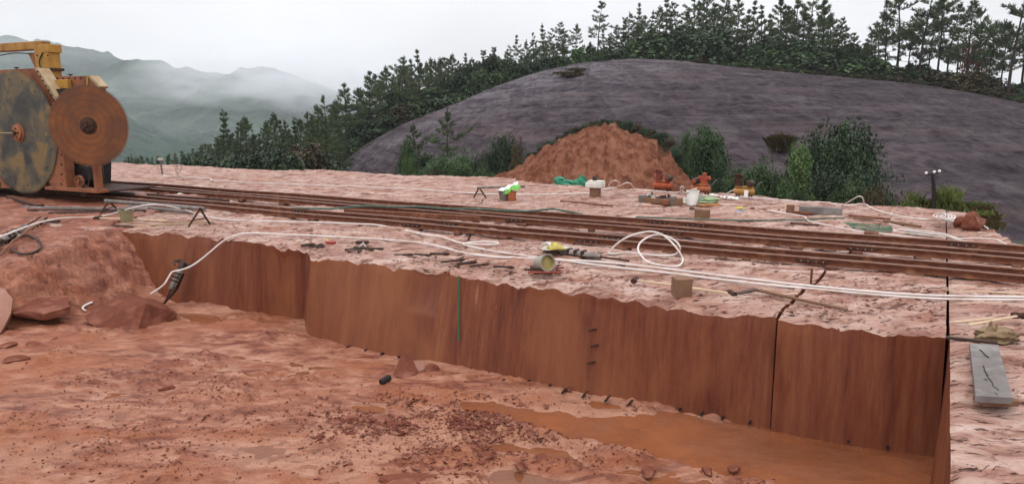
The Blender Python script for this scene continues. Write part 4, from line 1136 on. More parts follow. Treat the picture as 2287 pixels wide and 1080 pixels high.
MB1 = mat_blade('stained_blade_steel', (0.028, 0.024, 0.022), (0.085, 0.070, 0.045), (0.20, 0.125, 0.045), (L1.x, L1.y, L1.z, .12, (0.03, 0.025, 0.03)))
b1, sx, sy = blade('large_blade', c1, R1, front, MB1, 130, saw)
def hub(c, ax, parent, r=.20, mat1=None):
    m = MB(); m.lathe(c, ax, [(r * 1.25, .0), (r * 1.25, .02), (r, .02), (r, .06), (r * .85, .075)], 28); f = m.build('hub_flange', mat1 or MORG, parent)
    a1 = ax.orthogonal().normalized(); a2 = ax.cross(a1)
    m = MB(); m.lathe(c + ax * .075, ax, [(r * .25, 0), (r * .25, .05), (r * .12, .06)], 12); m.build('hub_nut', MRUSTD, f)
    for q in range(5):
        g = q * 2 * math.pi / 5; m = MB(); m.lathe(c + ax * .074 + (a1 * math.cos(g) + a2 * math.sin(g)) * r * .6, ax, [(.022, 0), (.022, .02), (.01, .026)], 6); m.build('hub_bolt', MRUSTD, f)
hub(c1 + front * .007, front, b1, .19)
for q in range(16):
    g = q * math.pi / 8 + .1; m = MB(); m.lathe(c1 + front * .0068 + (sx * math.cos(g) + sy * math.sin(g)) * R1 * .86, front, [(.022, 0), (.022, .003)], 8); m.build('rim_hole', MDARK, b1)
m = MB(); m.tube([c1 + front * .12, c1 + front * .16 - U * 1.2, c1 + front * .16 - U * 3.0], .014, 6); m.build('feed_pipe', MPALE, saw)
c2 = mp_(198, 281, -.32)
ax2 = (front * math.cos(R(20)) + U * math.sin(R(-20)) * -1).normalized()
toC = (C0 - c2); toC.z = 0; toC.normalize()
# the smaller blade's head is swung a little towards the pit
best = min((abs(abs((Matrix.Rotation(R(q), 3, 'Z') @ front).dot(toC)) - .87), q) for q in range(-40, 41))[1]
ax2 = Matrix.Rotation(R(best), 3, 'Z') @ front
R2 = (mp_(198, 190, -.32) - mp_(198, 372, -.32)).length / 2
L2 = inv @ c2
MB2 = mat_blade('rust_coated_blade', (0.215, 0.070, 0.016), (0.165, 0.052, 0.014), (0.12, 0.042, 0.016), (L2.x, L2.y, L2.z, .45, (0.085, 0.036, 0.018)))
b2, _, _ = blade('small_blade', c2, R2, ax2, MB2, 110, saw)
hub(c2 + ax2 * .007, ax2, b2, .15, MRUSTD)
m = MB(); m.tube([c2, c2 - ax2 * .9], .09, 14); m.build('blade_shaft', MDARK, saw)
m = MB(); m.tube([c1, c1 + V * .5], .11, 14); m.build('blade_shaft', MDARK, saw)
c3 = mp_(170, 300, 2.3)
b3, _, _ = blade('rear_blade', c3, (mp_(150, 428, 2.3) - mp_(150, 200, 2.3)).length / 2 * .93, front, MDARK, 84, saw)
# guard housing behind the large blade (sloping right edge), its pale plate edge, the second housing, post and boom
def plate(name, pts, m_, th, mat):
    w_ = MB(); w_.prism([mp_(a, b, m_) for a, b in pts], V * th); return w_.build(name, mat, saw)
plate('guard_plate', [(-140, 162), (-10, 157), (78, 152.5), (131, 236), (131, 330), (120, 420), (-140, 420)], .20, .10, MORG)
plate('guard_edge', [(76.5, 152), (83, 151.5), (134.5, 231), (130, 237.5)], .185, .30, MPALE)
plate('guard_plate', [(110, 171.5), (196, 169.5), (222, 196), (222, 330), (110, 330)], .55, .16, MORG)
plate('guard_edge', [(194.5, 169), (200.5, 168.5), (224, 193), (221, 197.5)], .53, .22, MPALE)
plate('guard_corner', [(193, 170), (196, 169.6), (196, 192), (193, 192)], .535, .02, MYEL)
plate('gear_case', [(108, 200), (190, 196), (190, 340), (108, 340)], .30, .24, MDARK)
plate('shroud_strip', [(112, 212), (118, 210), (136, 240), (131, 244)], .19, .25, MRUSTD)
def boxpx(name, x0, y0, x1, y1, m_, th, mat, bev=.01):
    a, b, c, d = mp_(x0, y0, m_), mp_(x1, y0, m_), mp_(x1, y1, m_), mp_(x0, y1, m_)
    w_ = MB(); ctr = (a + b + c + d) / 4 + V * (th / 2); w_.bbox(ctr, ((b - a).length, th, abs(a.z - d.z)), (U, V, Z), bev); return w_.build(name, mat, saw)
post = boxpx('post', 80, 101, 110, 204, .75, .32, MYEL)
plate('post_gusset', [(62, 118), (82, 118), (82, 160), (78, 152)], .85, .06, MORG)
m = MB(); p0, p1 = mp_(-160, 106, .75), mp_(107, 106, .75); 
boom = boxpx('boom', -160, 100.5, 92, 117, .78, .26, MYEL)
boxpx('boom_head', 92, 98.5, 107, 117.5, .74, .36, MYEL)
boxpx('post_collar', 78, 152, 112, 158, .72, .38, MRUSTD)
boxpx('post_foot', 88, 196, 121, 216, .70, .42, MRUSTD)
for px_, py_, m_ in ((37, 155, .24), (157, 170.5, .9)):
    c = mp_(px_, py_, m_); m = MB(); m.lathe(c - Z * .03, Z, [(.022, 0), (.022, .06), (.055, .06), (.055, .085)], 10); m.build('filler_cap', MIRON, saw)
# carriage frame: wide left post, right post, sill, dark bay with the motor and its pulleys
boxpx('frame_post', 106, 335, 145, 421, .02, .25, MORG)
boxpx('frame_post', 207.5, 366, 217, 421, .05, .14, MORG)
boxpx('frame_sill', 100, 420, 217, 427.5, .0, .30, MORG)
boxpx('frame_post', 207.5, 366, 217, 424, 1.75, .14, MORG)
plate('bay_back', [(100, 330), (222, 330), (222, 424), (100, 424)], 1.0, .06, MDARK)
boxpx('bay_floor', 100, 424, 217, 428, .30, 1.6, MRUSTD)
boxpx('motor', 160, 372, 192, 404, .35, .5, MDARK, .04)
for (px_, py_, r_) in ((175, 406, .155), (149, 407, .12)):
    c = mp_(px_, py_, .16); m = MB(); m.lathe(c, front, [(r_, -.06), (r_, 0), (r_ * .82, 0), (r_ * .82, -.02), (r_ * .35, -.02), (r_ * .35, .02)], 20); f = m.build('pulley', MORG, saw)
    for q in range(5):
        g = q * 1.2566; m = MB(); m.lathe(c + front * -.019 + (U * math.cos(g) + Z * math.sin(g)) * r_ * .58, front, [(r_ * .13, 0), (r_ * .13, .006)], 8); m.build('pulley_hole', MDARK, f)
plate('dark_bay', [(-120, 330), (118, 330), (118, 424), (-120, 424)], .32, 1.6, MDARK)
for px_ in (0, 190):
    for m_ in (.25, 2.2):
        c = mp_(px_, 424, m_); c.z = .33; w_ = MB(); w_.lathe(c - V * .06, V, [(.15, 0), (.15, .02), (.125, .03), (.125, .1), (.03, .1)], 20); w_.build('rail_wheel', MRUSTD, saw)

# cables, control box and bolt rows on the machine
m = MB(); m.tube(spline([mp_(95, 118, .74), mp_(88, 140, .70), mp_(97, 175, .68), mp_(92, 205, .66), mp_(110, 240, .64)], 6), .018, 6); m.build('cable', MIRON, saw)
m = MB(); m.tube(spline([mp_(-60, 118, .80), mp_(-20, 126, .80), mp_(30, 119, .80), mp_(64, 120, .80)], 6), .014, 6); m.build('cable', MIRON, saw)
m = MB(); m.tube(spline([mp_(150, 372, .30), mp_(158, 358, .26), mp_(178, 352, .26), mp_(196, 360, .30), mp_(200, 390, .34), mp_(196, 418, .30)], 6), .016, 6); m.build('cable', MIRON, saw)
boxpx('control_box', 122, 178, 150, 198, .42, .12, MYEL, .01)
for (px_, py_, m_) in [(84 + i * 6.2, 160 + i * 10.4, .178) for i in range(7)] + [(128 + i * 13, 175, .543) for i in range(5)] + [(112 + i * 5, 345 + j * 22, .012) for i in (0, 5) for j in range(4)] + [(83 + i * 8, 124 + j * 30, .742) for i in (0, 3) for j in range(2)]:
    c = mp_(px_, py_, m_); m = MB(); m.lathe(c, front, [(.022, -.006), (.022, .014), (.010, .02)], 6); m.build('bolt', MRUSTD, saw)
# ------------------------------------------------------------------ hoses
def hose(name, label, pts, r, mat, cat='hose', group=None, per=8, n=7):
    P = []
    for q in pts:
        if isinstance(q, Vector): P.append(q)
        elif len(q) == 2: P.append(W(q[0], q[1], .022 + r))
        else: P.append(W(q[0], q[1], q[2]))
    m = MB(); m.tube(spline(P, per), r, n); o = m.build(name, mat, smooth='all'); return tag(o, label, cat, group)
HG = 'white air hoses over the terrace'
wd_ = lambda px, py, Y: D(px, py, Y)
hose('air_hose', 'white hose hanging over the sawn face down to the rock drill', [wd_(336, 656, 12.55), wd_(352, 646, 12.6), wd_(367, 634, 12.7), wd_(377, 618, 12.8), wd_(385, 607, 12.85), wd_(402, 603, 12.85), wd_(425, 595, 12.85), wd_(448, 580, 12.9), wd_(470, 562, 12.9), wd_(495, 541, 12.95), (520, 528, .03), (548, 521, .05), (590, 521), (650, 524), (700, 526), (830, 533), (900, 538), (945, 543), (985, 551), (1030, 563), (1080, 571), (1140, 575), (1195, 576.5), (1260, 580), (1330, 584), (1420, 592), (1530, 605), (1650, 620), (1800, 637), (1960, 652), (2100, 660), (2287, 663), (2420, 664), (2620, 668), (2800, 680)], .0165, MWHITE, group=HG)
hose('air_hose', 'white hose arching over the trestle pipe at left and running along the rails', [(-40, 534, .2), (0, 528, .25), (30, 517, .28), (60, 506, .28), (95, 495, .22), (140, 487, .10), (200, 485), (235, 481, .06), (270, 472, .2), (305, 462, .38), (340, 457, .50), (380, 461, .40), (420, 471, .18), (450, 481, .05), (500, 490), (560, 493), (700, 496), (800, 500), (840, 502), (890, 511), (950, 524), (985, 528), (1020, 540), (1045, 544), (1080, 546), (1108, 545), (1112, 542), (1095, 540), (1070, 540), (1045, 542), (1035, 545), (1050, 550), (1100, 560), (1160, 569), (1215, 575.5), (1300, 587), (1380, 597), (1500, 610), (1620, 625), (1750, 639), (1850, 648), (1960, 658), (2100, 667), (2287, 669), (2420, 670), (2620, 673), (2800, 688)], .0155, MWHITE, group=HG)
lp = [W(1360, 564, .05), (1377, 545, 11.3), (1406, 527, 11.2), (1448, 517, 11.15), (1477, 523, 11.05), (1500, 541, 10.95), (1517, 562, 10.8), W(1525, 580, .05), W(1519, 591, .05), W(1505, 594.5, .05), W(1477, 592, .05), W(1448, 585, .05), (1434, 573, 10.7), (1425, 557, 10.9), (1430, 542, 11.0), (1446, 530, 11.1), (1466, 524, 11.15), (1491, 528, 11.2), (1511, 540, 11.15), (1519, 554, 11.1), W(1514, 564, .05), W(1497, 570, .05), W(1463, 570, .05), W(1406, 564, .05), W(1375, 566, .05), W(1361, 566, .05), W(1358, 564, .05)]
hose('air_hose', 'white hose coiled in two standing loops against the front rails', [q if isinstance(q, Vector) else wd_(*q) for q in lp], .015, MWHITE, group=HG)
hose('air_hose', 'thin white hose with one loop across the far side of the terrace', [(363, 391), (380, 395), (393, 390, .06), (404, 380, .28), (404, 371, .5), (399, 368, .58), (394, 372, .5), (393, 381, .25), (399, 390, .06), (412, 395), (440, 397), (470, 399), (472, 402.5), (485, 404), (600, 409), (900, 421), (1050, 431), (1130, 434.5), (1230, 434), (1325, 431)], .017, MWHITE, group=HG)
hose('air_hose', 'white hose looping twice in front of the red dirt slide', [(1322, 424), (1345, 423), (1360, 421), (1375, 419, .08), (1383, 412, .3), (1380, 405, .52), (1372, 403, .55), (1364, 407, .42), (1360, 414, .2), (1366, 419, .1), (1378, 418, .12), (1390, 412, .3), (1402, 408, .38), (1411, 412, .26), (1417, 421, .04), (1440, 424), (1480, 428), (1510, 430), (1520, 427, .08), (1527, 419, .3), (1523, 416.5, .42), (1519, 420, .3), (1524, 427, .06), (1545, 434), (1600, 437), (1650, 440), (1700, 442.5), (1740, 446), (1800, 452), (1845, 452), (1875, 458), (1905, 458), (1918, 455, .05), (1935, 457), (1950, 466), (1990, 478), (2030, 486), (2070, 490), (2100, 491), (2150, 497), (2185, 499), (2207, 510)], .015, MWHITE, group=HG)
hose('air_hose', 'white hose rising in a single arch at the terrace edge right of the shrubs', [(1880, 459, .03), (1893, 452, .2), (1905, 445, .38), (1918, 438.5, .5), (1926, 441, .42), (1929, 450, .2), (1929, 459, .03)], .014, MWHITE, group=HG)
ring = []
for t in range(52):
    a = t * .55; cx_ = 2093 + min(30, t * .62); cy_ = 480 + t * .1
    ring.append(W(cx_ + 12 * math.cos(a), cy_ + 6 * math.sin(a), .04 + .09 * (1 + math.sin(a + .8)) + .0025 * t))
hose('air_hose', 'pale hose wound into a spring-like coil at the right corner of the terrace', ring + [W(2106, 490, .03), W(2130, 493, .03), W(2165, 497, .03)], .012, MWHITE, group=HG, per=3)
hose('air_hose', 'white hose running down to the backmost rail right of the timber beam', [(1715, 470), (1760, 477), (1795, 483), (1802, 490), (1812, 495), (1850, 503), (1890, 511), (1932, 518)], .013, MWHITE, group=HG)
hose('air_hose', 'white hose lying along the backmost rail at right', [(1962, 521), (2040, 530), (2110, 539), (2190, 545), (2258, 549)], .014, MWHITE, group=HG)
hose('air_hose', 'white hose with a flattened bend behind the backmost rail at right', [(2113, 531), (2060, 524), (2010, 518), (1998, 516), (1997, 514), (2015, 513), (2060, 520), (2110, 526), (2140, 535), (2165, 541), (2190, 543)], .013, MWHITE, group=HG)
hose('air_hose', 'white hose slanting across the terrace to the right corner', [(1985, 499), (2010, 506), (2040, 513), (2080, 518), (2112, 523), (2140, 532), (2180, 531.5), (2220, 534), (2244, 543), (2250, 548)], .013, MWHITE, group=HG)
hose('hose_stub', 'short bent end of white hose sticking out beside the boulder', [on_pit(207, 678, .03), on_pit(195, 683, .03), on_pit(186, 689, .03), on_pit(186, 694, .03), on_pit(192, 698, .03)], .02, MWHITE)
hose('water_hose', 'faded green hose draped over the middle of the rails', [(640, 464, .1), (690, 465, .15), (740, 466, .15), (790, 461.5, .17), (830, 459.5, .16), (880, 462, .16), (930, 461, .16), (1000, 466, .16), (1060, 466, .17), (1130, 470.5, .16), (1180, 471.5, .155), (1220, 467.5, .18), (1238, 466.5, .17), (1262, 471, .2), (1300, 478, .05)], .022, MGREENH, group='green hoses')
hose('water_hose', 'dark green hose lying behind the backmost rail', [(1420, 484.5), (1480, 486.5), (1560, 489), (1640, 491.5), (1700, 492), (1750, 491), (1800, 490.5), (1840, 487.5), (1886, 487)], .017, MGREENH, group='green hoses')
hose('water_hose', 'thin pale green hose beside the saw machine between the rails', [(208, 421, .1), (225, 425, .1), (250, 428, .1), (300, 433, .09)], .018, MGREENH, group='green hoses')
for i, (dy_, lab) in enumerate(((0, 'upper'), (4, 'middle'), (8, 'lower'), (12, 'lowest'))):
    hose('water_hose', f'{lab} strand of the green hose tangle behind the backmost rail', [(1885 + i * 6, 497 + dy_ * .8), (1920, 500 + dy_), (1950, 503 + dy_), (1970, 506 + dy_ * .9), (1992, 507 + dy_ * .7)], .012, MGREENH if i % 2 else M('bright_green_hose', (0.05, 0.22, 0.12), (0.035, 0.15, 0.085), 4, .45, 0, .05), group='green hoses')

# ------------------------------------------------------------------ things lying on the terrace
MPAL = M('pale_wood_handle', (0.60, 0.46, 0.31), (0.50, 0.36, 0.23), 8, .6)
MGREYW = M('grey_weathered_board', (0.205, 0.182, 0.170), (0.130, 0.112, 0.105), 2.2, .8, 0, .35, (0.27, 0.248, 0.238))
MBRWOOD = M('brown_wood_block', (0.21, 0.115, 0.068), (0.145, 0.074, 0.042), 5, .75, 0, .2)
MOLIVE = M('mud_stained_plastic', (0.28, 0.24, 0.135), (0.20, 0.165, 0.085), 5, .5, 0, .06)
MOLIVIN = M('yellowed_bucket_inside', (0.36, 0.29, 0.11), (0.24, 0.19, 0.07), 5, .55, 0, .06)
MSTEELG = M('grey_steel', (0.24, 0.22, 0.20), (0.14, 0.11, 0.095), 7, .45, .6, .1)
MRAGW = M('dirty_white_cloth', (0.62, 0.59, 0.52), (0.42, 0.37, 0.29), 7, .85, 0, .3)
MRAGY = M('faded_yellow_cloth', (0.50, 0.42, 0.10), (0.36, 0.29, 0.09), 7, .85, 0, .3)
MRAGT = M('muddy_tan_sacking', (0.30, 0.225, 0.13), (0.20, 0.135, 0.075), 7, .9, 0, .4, (0.10, 0.065, 0.04))
MRED = M('brick_red_stone', (0.24, 0.085, 0.052), (0.165, 0.054, 0.034), 7, .8, 0, .3)

def stick(name, label, cat, pts, r, mat, group=None, n=7):
    m = MB(); m.tube([q if isinstance(q, Vector) else W(*q) for q in pts], r, n); return tag(m.build(name, mat, smooth=True), label, cat, group)

# scattered black drill chisels along the lip of the sawn face
chis = [(672, 548, 705, 545), (697, 551, 722, 545), (708, 553, 726, 548), (770, 558, 815, 555), (776, 562, 836, 558), (790, 552, 858, 556), (800, 563, 826, 558), (880, 569, 926, 568), (926, 567, 963, 570), (960, 566, 1005, 567), (910, 575, 937, 576), (985, 585, 1040, 579), (1022, 589, 1066, 584), (1050, 594, 1093, 589), (1102, 594, 1150, 597)]
for i, (a, b, c, d) in enumerate(chis):
    r_ = .017 if i % 3 else .022
    p, q = W(a, b, .03), W(c, d, .03); ax = (q - p).normalized()
    t = thing('drill_chisel', f'black iron chisel bar near the lip of the terrace, {ordinal(i + 1)} from the left', 'chisel', (p + q) / 2 - Z * .03, group='iron chisels along the lip of the terrace')
    m = MB(); m.tube([p, q - ax * .08], r_, 6); m.build('shank', MIRON, t)
    m = MB(); m.tube([q - ax * .10, q - ax * .04, q], [r_ * 1.35, r_ * 1.3, .006], 6); m.build('chisel_tip', MRUSTD, t)

def bucket(loc, axis, r0, r1, h, label, mat_out, mat_in, rzname='bucket', handle=True, fill=0.0):
    axis = axis.normalized(); t = thing(rzname, label, 'bucket', loc)
    m = MB(); m.lathe(loc, axis, [(r0, 0), (r0 + (r1 - r0) * .5, h * .5), (r1, h), (r1 + .008, h), (r1 + .008, h - .02), (r1 - .005, h - .001), (r1 - .012, h - .004), (r0 - .01, .012), (.001, .012)], 28, True, False); m.build('bucket_body', mat_out, t, smooth=True)
    m = MB(); m.lathe(loc, axis, [(r1 - .016, h - .006), (r0 - .014, .016), (.001, .016)] if not fill else [(r1 - .016, h - .006), (r1 - .02, h - fill), (.001, h - fill + .012)], 28, False, False); m.build('bucket_inside', mat_in, t, smooth=True)
    if handle:
        a = axis.orthogonal().normalized(); b = axis.cross(a); c = loc + axis * (h - .03)
        m = MB(); m.tube([c + a * (r1 + .01) * math.cos(g) + b * (r1 + .01) * math.sin(g) * .96 - axis * (.06 * math.sin(g)) for g in np.linspace(0, math.pi, 14)], .005, 5); m.build('bucket_handle', MIRON, t)
    return t
p = W(284, 498, .0); bucket(p, Z, .105, .145, .27, 'upright olive mud-stained bucket beside the trestle at left', MOLIVE, MDARK)
# tilted bucket lying on a heap of tools
p = W(1198, 590, .20); ax_ = (U * .78 - V * .52 + Z * .16).normalized()
bucket(W(1203, 586, .16), ax_, .088, .112, .24, 'tipped-over grey bucket on a heap of tools, mouth facing right', M('grey_bucket_plastic', (0.33, 0.31, 0.27), (0.25, 0.22, 0.17), 5, .45, 0, .06), MOLIVIN, fill=.045)
for i in range(14):
    a = rp.uniform(0, 3.14); c = W(1218 + rp.uniform(-22, 24), 603 + rp.uniform(-5, 5), .03 + .012 * (i % 5)); L = rp.uniform(.10, .26); d = Vector((math.cos(a), math.sin(a) * .6, rp.uniform(-.12, .12))) * L
    stick('hand_tool', f'dark iron tool in the heap under the tipped bucket, {ordinal(i + 1)} in the heap', 'tool', [c - d, c + d], .014, MRUSTD if i % 3 else M('red_tool_handle', (0.32, 0.07, 0.04), (0.2, 0.05, 0.03), 6, .6), group='tools heaped under the tipped bucket')

def rag(name, label, c, size, mat, seed, group=None, cat='cloth', mats=None):
    """crumpled cloth: a folded, displaced lump"""
    g = np.linspace(0, 2 * np.pi, 25)[:-1]; rows = []
    for j in range(13):
        f = j / 12 * np.pi * .5; rr = np.cos(f) ** .75; zz_ = np.sin(f) ** 1.1
        n = .62 + .75 * vnoise(np.cos(g) * 1.7 + seed + j * .35, np.sin(g) * 1.7 + j * .3, seed)
        rows.append(np.stack([np.cos(g) * rr * n * size[0], np.sin(g) * rr * n * size[1], zz_ * size[2] * (.72 + .5 * vnoise(np.cos(g) * rr * 2.3 + 9, np.sin(g) * rr * 2.3, seed + 2)) + 0 * g], -1))
    vs = [Vector(tuple(v)) + c for r_ in rows for v in r_]; fs = []
    for j in range(12):
        for k in range(24): fs.append((j * 24 + k, j * 24 + (k + 1) % 24, (j + 1) * 24 + (k + 1) % 24, (j + 1) * 24 + k))
    m = MB(); m.add(vs, fs); m.f.append(tuple(range(24))[::-1]); m.f.append(tuple(range(12 * 24, 13 * 24)))
    return tag(m.build(name, mat, smooth=True), label, cat, group)

def rock_drill(label, base, tip, hgt, cloth=False, group='pneumatic rock drills', up=None):
    """pneumatic drill: ribbed cylinder, backhead with handles, air leg, steel"""
    d = (tip - base); L = d.length; d.normalize(); s = d.cross(up or Z).normalized(); u = s.cross(d)
    t = thing('rock_drill', label, 'rock drill', base, group=group)
    m = MB(); m.lathe(base + d * L * .26, d, [(.045, 0), (.06, .02), (.06, L * .12), (.05, L * .13), (.05, L * .2), (.066, L * .21), (.066, L * .25), (.05, L * .26), (.05, L * .42), (.035, L * .44)], 14); m.build('cylinder', MSTEELG, t, smooth=True)
    m = MB(); m.bbox(base + d * L * .17, (L * .16, .11, .12), (d, s, u), .02); bh = m.build('backhead', MIRON, t)
    m = MB(); m.tube([base + d * L * .12 + s * .17, base + d * L * .10 + s * .07, base + d * L * .12, base + d * L * .10 - s * .07, base + d * L * .12 - s * .17], .018, 7); m.build('handlebar', MIRON, bh)
    for k in (.35, .43, .51):
        m = MB(); m.bbox(base + d * L * k, (L * .03, .15, .14), (d, s, u), .015); m.build('clamp_ring', MRUSTD, t)
    for sg in (-1, 1):
        m = MB(); m.tube([base + d * L * .28 + s * .065 * sg, base + d * L * .62 + s * .065 * sg], .010, 6); m.build('side_rod', MSTEELG, t)
    m = MB(); m.tube([base + d * L * .66, tip], .016, 7); m.build('drill_steel', MRUSTD, t)
    m = MB(); m.tube([base + d * L * .30 - u * .08, base + d * L * .62 - u * .16 + s * .06, base + d * L * 1.0 - u * hgt + s * .12], [.035, .032, .022], 9); m.build('air_leg', MRUSTD, t)
    return t
rock_drill('rock drill with air leg leaning against the sawn face', D(416, 576, 13.15), D(366, 678, 12.75), .10, up=-V)
hose('air_hose', 'short dark hose bracket on the leaning rock drill', [D(392, 592, 13.05), D(389, 583, 13.1), D(400, 580, 13.15), D(408, 582, 13.15)], .014, MIRON)
rock_drill('rock drill lying on the rubble slope at the left edge', on_pit(-28, 572, .12), on_pit(92, 497, .12), .02)
stick('drill_rod', 'long brown drill rod lying beside the left rock drill', 'rod', [on_pit(2, 576, .06), on_pit(30, 550, .10), on_pit(96, 500, .08)], .02, MBRWOOD)
stick('flat_bar', 'dark flat bar end resting on the rubble above the left rock drill', 'bar', [on_pit(94, 500, .06), on_pit(134, 500, .06)], .028, MIRON)
hose('air_hose', 'dark rubber hose looping out from the left rock drill', [on_pit(50, 532, .05), on_pit(70, 533, .05), on_pit(85, 541, .05), on_pit(92, 553, .05), on_pit(88, 563, .05), on_pit(72, 571, .05), on_pit(52, 573, .05), on_pit(38, 569, .05), on_pit(26, 562, .05)], .022, MIRON)
hose('air_hose', 'white hose reaching the left rock drill from the photo edge', [on_pit(-30, 534, .05), on_pit(10, 532, .05), on_pit(35, 530, .05), on_pit(52, 532, .05)], .019, MWHITE, group=HG)
t = rock_drill('rock drill lying near the front rail wrapped in yellow and white rags', W(1205, 555, .07), W(1405, 582, .05), .03)
rag('rag', 'white rag on the rock drill by the front rail', W(1228, 556, .08), (.13, .10, .12), MRAGW, 3, 'rags on the drill by the front rail')
rag('rag', 'yellow rag on the rock drill by the front rail', W(1242, 556, .12), (.12, .10, .10), MRAGY, 5, 'rags on the drill by the front rail')
rag('rag', 'torn white rag at the right end of the drill cylinder', W(1262, 562, .06), (.13, .06, .09), MRAGW, 8, 'rags on the drill by the front rail')

def hammer(label, hp, end, mat_h, r=.013, hl=.16, hr=.038, group='hammers', cross=None):
    t = thing('sledgehammer', label, 'hammer', Vector((hp.x, hp.y, hp.z - hr)), group=group); d = (end - hp).normalized(); c = (cross or Z.cross(d)).normalized()
    m = MB(); m.tube([hp, end], [r, r * 1.15], 8); m.build('handle', mat_h, t, smooth=True)
    m = MB(); m.lathe(hp - c * hl / 2, c, [(hr * .85, 0), (hr, .012), (hr, hl * .36), (hr * .86, hl * .42), (hr * .86, hl * .58), (hr, hl * .64), (hr, hl - .012), (hr * .85, hl)], 8); m.build('hammer_head', MRUSTD, t)
    return t
hammer('sledgehammer left of the wood block, head at its left end', W(1418, 625, .05), W(1566, 645, .03), MPAL)
hammer('sledgehammer right of the wood block, head beside the pry bar', W(1634, 655, .05), W(1530, 642, .035), MPAL, cross=U * .5 - V * .6)
hammer('sledgehammer lying behind the olive bucket at left', W(219, 487, .05), W(374, 493, .02), MPAL, r=.02, hl=.2, hr=.05)
hammer('hammer with dark head at the right edge above the grey board', W(2278, 704, .05), W(2163, 726, .025), MPAL, cross=Z.cross(U) * .3 + U)
stick('wooden_handle', 'loose pale wooden handle behind the tan sack at right', 'handle', [W(2130, 719, .02), W(2215, 711, .025)], .013, MPAL)
# wood block
c = W(1513, 668, .0); t = MB(); bx_ = Vector((1, .12, 0)).normalized(); t.bbox(W(1519, 664, .0) + V * .06 + Z * .118, (.20, .20, .235), (bx_, Z.cross(bx_), Z), .008)
tag(t.build('wood_block', MBRWOOD), 'squared brown wood block standing on the lip of the terrace', 'block')
# pry bar
t = thing('pry_bar', 'long pry bar with bent black blade right of the wood block', 'pry bar', W(1680, 650, 0))
m = MB(); m.tube([W(1682, 645, .07), W(1780, 667, .04), W(1893, 691, .02)], .019, 8); m.build('shaft', MBRWOOD, t, smooth=True)
a, b = W(1690, 646, .075), W(1638, 657, .025); d = (b - a).normalized(); m = MB(); m.bbox((a + b) / 2, ((b - a).length, .075, .018), (d, Z.cross(d).normalized(), d.cross(Z.cross(d).normalized())), .005); m.build('blade', MIRON, t)
stick('steel_peg', 'rusty steel peg standing upright in the first saw cut', 'peg', [W(1811, 633, -.02), W(1811, 633, -.02) + Z * .20], .016, MRAIL)
stick('short_rod', 'short brown rod lying on the lip right of the first saw cut', 'rod', [W(1832, 706, .02), W(1843, 693, .03)], .014, MBRWOOD)
stick('thin_stick', 'thin pale stick lying behind the white hoses at right', 'stick', [W(2056, 645, .02), W(2282, 655, .02)], .010, MPAL)
beam(795, 541, 823, 541, .04, (.10, .05), MRUSTD, 'small_block', 'small dark block with a white string near the lip', 'block')
hose('string', 'white string trailing from the small dark block', [W(812, 541, .06), W(802, 550, .02), W(795, 553, .01)], .006, MWHITE)
hose('string', 'second white string trailing from the small dark block to the right', [W(811, 541, .06), W(815, 548, .02), W(818, 553, .01)], .005, MWHITE)
beam(730, 541, 748, 542, .03, (.09, .05), M('red_plastic', (0.36, .06, .04), (.25, .04, .03), 5, .5), 'tool_grip', 'small red tool grip lying near the chisels', 'tool')
stick('yellow_peg', 'small yellow peg leaning on the red tool grip', 'peg', [W(733, 540, .02), W(729, 534, .05)], .018, MRAGY)

# trestles with pipes
def trestle(label, foot_l, foot_r, top, group='A-shaped steel trestles', dep=.35):
    t = thing('trestle', label, 'trestle', (foot_l + foot_r) / 2, group=group)
    for p in (foot_l, foot_r):
        m = MB(); m.tube([p, top + (p - top) * -.06], .020, 7); m.build('leg', MRUSTD, t)
    a, b = foot_l + (top - foot_l) * .38, foot_r + (top - foot_r) * .38
    m = MB(); m.tube([a, b], .012, 6); m.build('crossbar', MRUSTD, t)
    return t
trestle('rusty A-shaped trestle under the right end of the grey pipe', W(421, 506, 0), W(469, 500, 0), D(447, 466, W(440, 503, 0).y - .05))
trestle('rusty A-shaped trestle under the left end of the grey pipe', W(222, 480, 0), W(264, 469, 0), D(243, 449, W(240, 474, 0).y - .05))
stick('steel_pipe', 'long grey pipe lying across the two trestles at left', 'pipe', [D(236, 448.5, W(240, 474, 0).y), D(345, 457, (W(240, 474, 0).y + W(440, 503, 0).y) / 2), D(457, 466.5, W(440, 503, 0).y)], .045, MSTEELG, n=12)
trestle('A-shaped trestle at the left end of the thin pipe behind the rails', W(1058, 441, 0), W(1086, 442, 0), D(1070, 418.5, W(1070, 441, 0).y))
trestle('A-shaped trestle hidden under the green and white sack', W(1122, 447, 0), W(1152, 446, 0), D(1140, 420, W(1138, 447, 0).y))
stick('steel_pipe', 'thin grey pipe resting on the trestles behind the rails', 'pipe', [D(1066, 419, W(1070, 441, 0).y), D(1172, 416, W(1138, 447, 0).y)], .03, MSTEELG)
# green and white sack over the pipe: sagging sheet with two halves
ys = W(1138, 447, 0).y - .05; gx_, gy_ = np.meshgrid(np.linspace(0, 1, 26), np.linspace(0, 1, 18)); cs = [D(1113, 424, ys - .1), D(1152, 406, ys), D(1163, 418, ys - .3), D(1124, 437, ys - .3)]
cs = [np.array(tuple(q)) for q in cs]
sk = (cs[0] * (1 - gx_)[..., None] + cs[1] * gx_[..., None]) * (1 - gy_)[..., None] + (cs[3] * (1 - gx_)[..., None] + cs[2] * gx_[..., None]) * gy_[..., None]
sk[..., 2] += (fbm(gx_ * 4, gy_ * 3, 3, 201) - .5) * .16; sk[..., 1] -= np.sin(gx_ * np.pi) * .06
MSACKG = M('green_sack_plastic', (0.14, .42, .06), (0.09, .30, .05), 4, .4, 0, .1); MSACKW = M('white_sack_plastic', (.82, .82, .78), (.70, .71, .66), 4, .4, 0, .1)
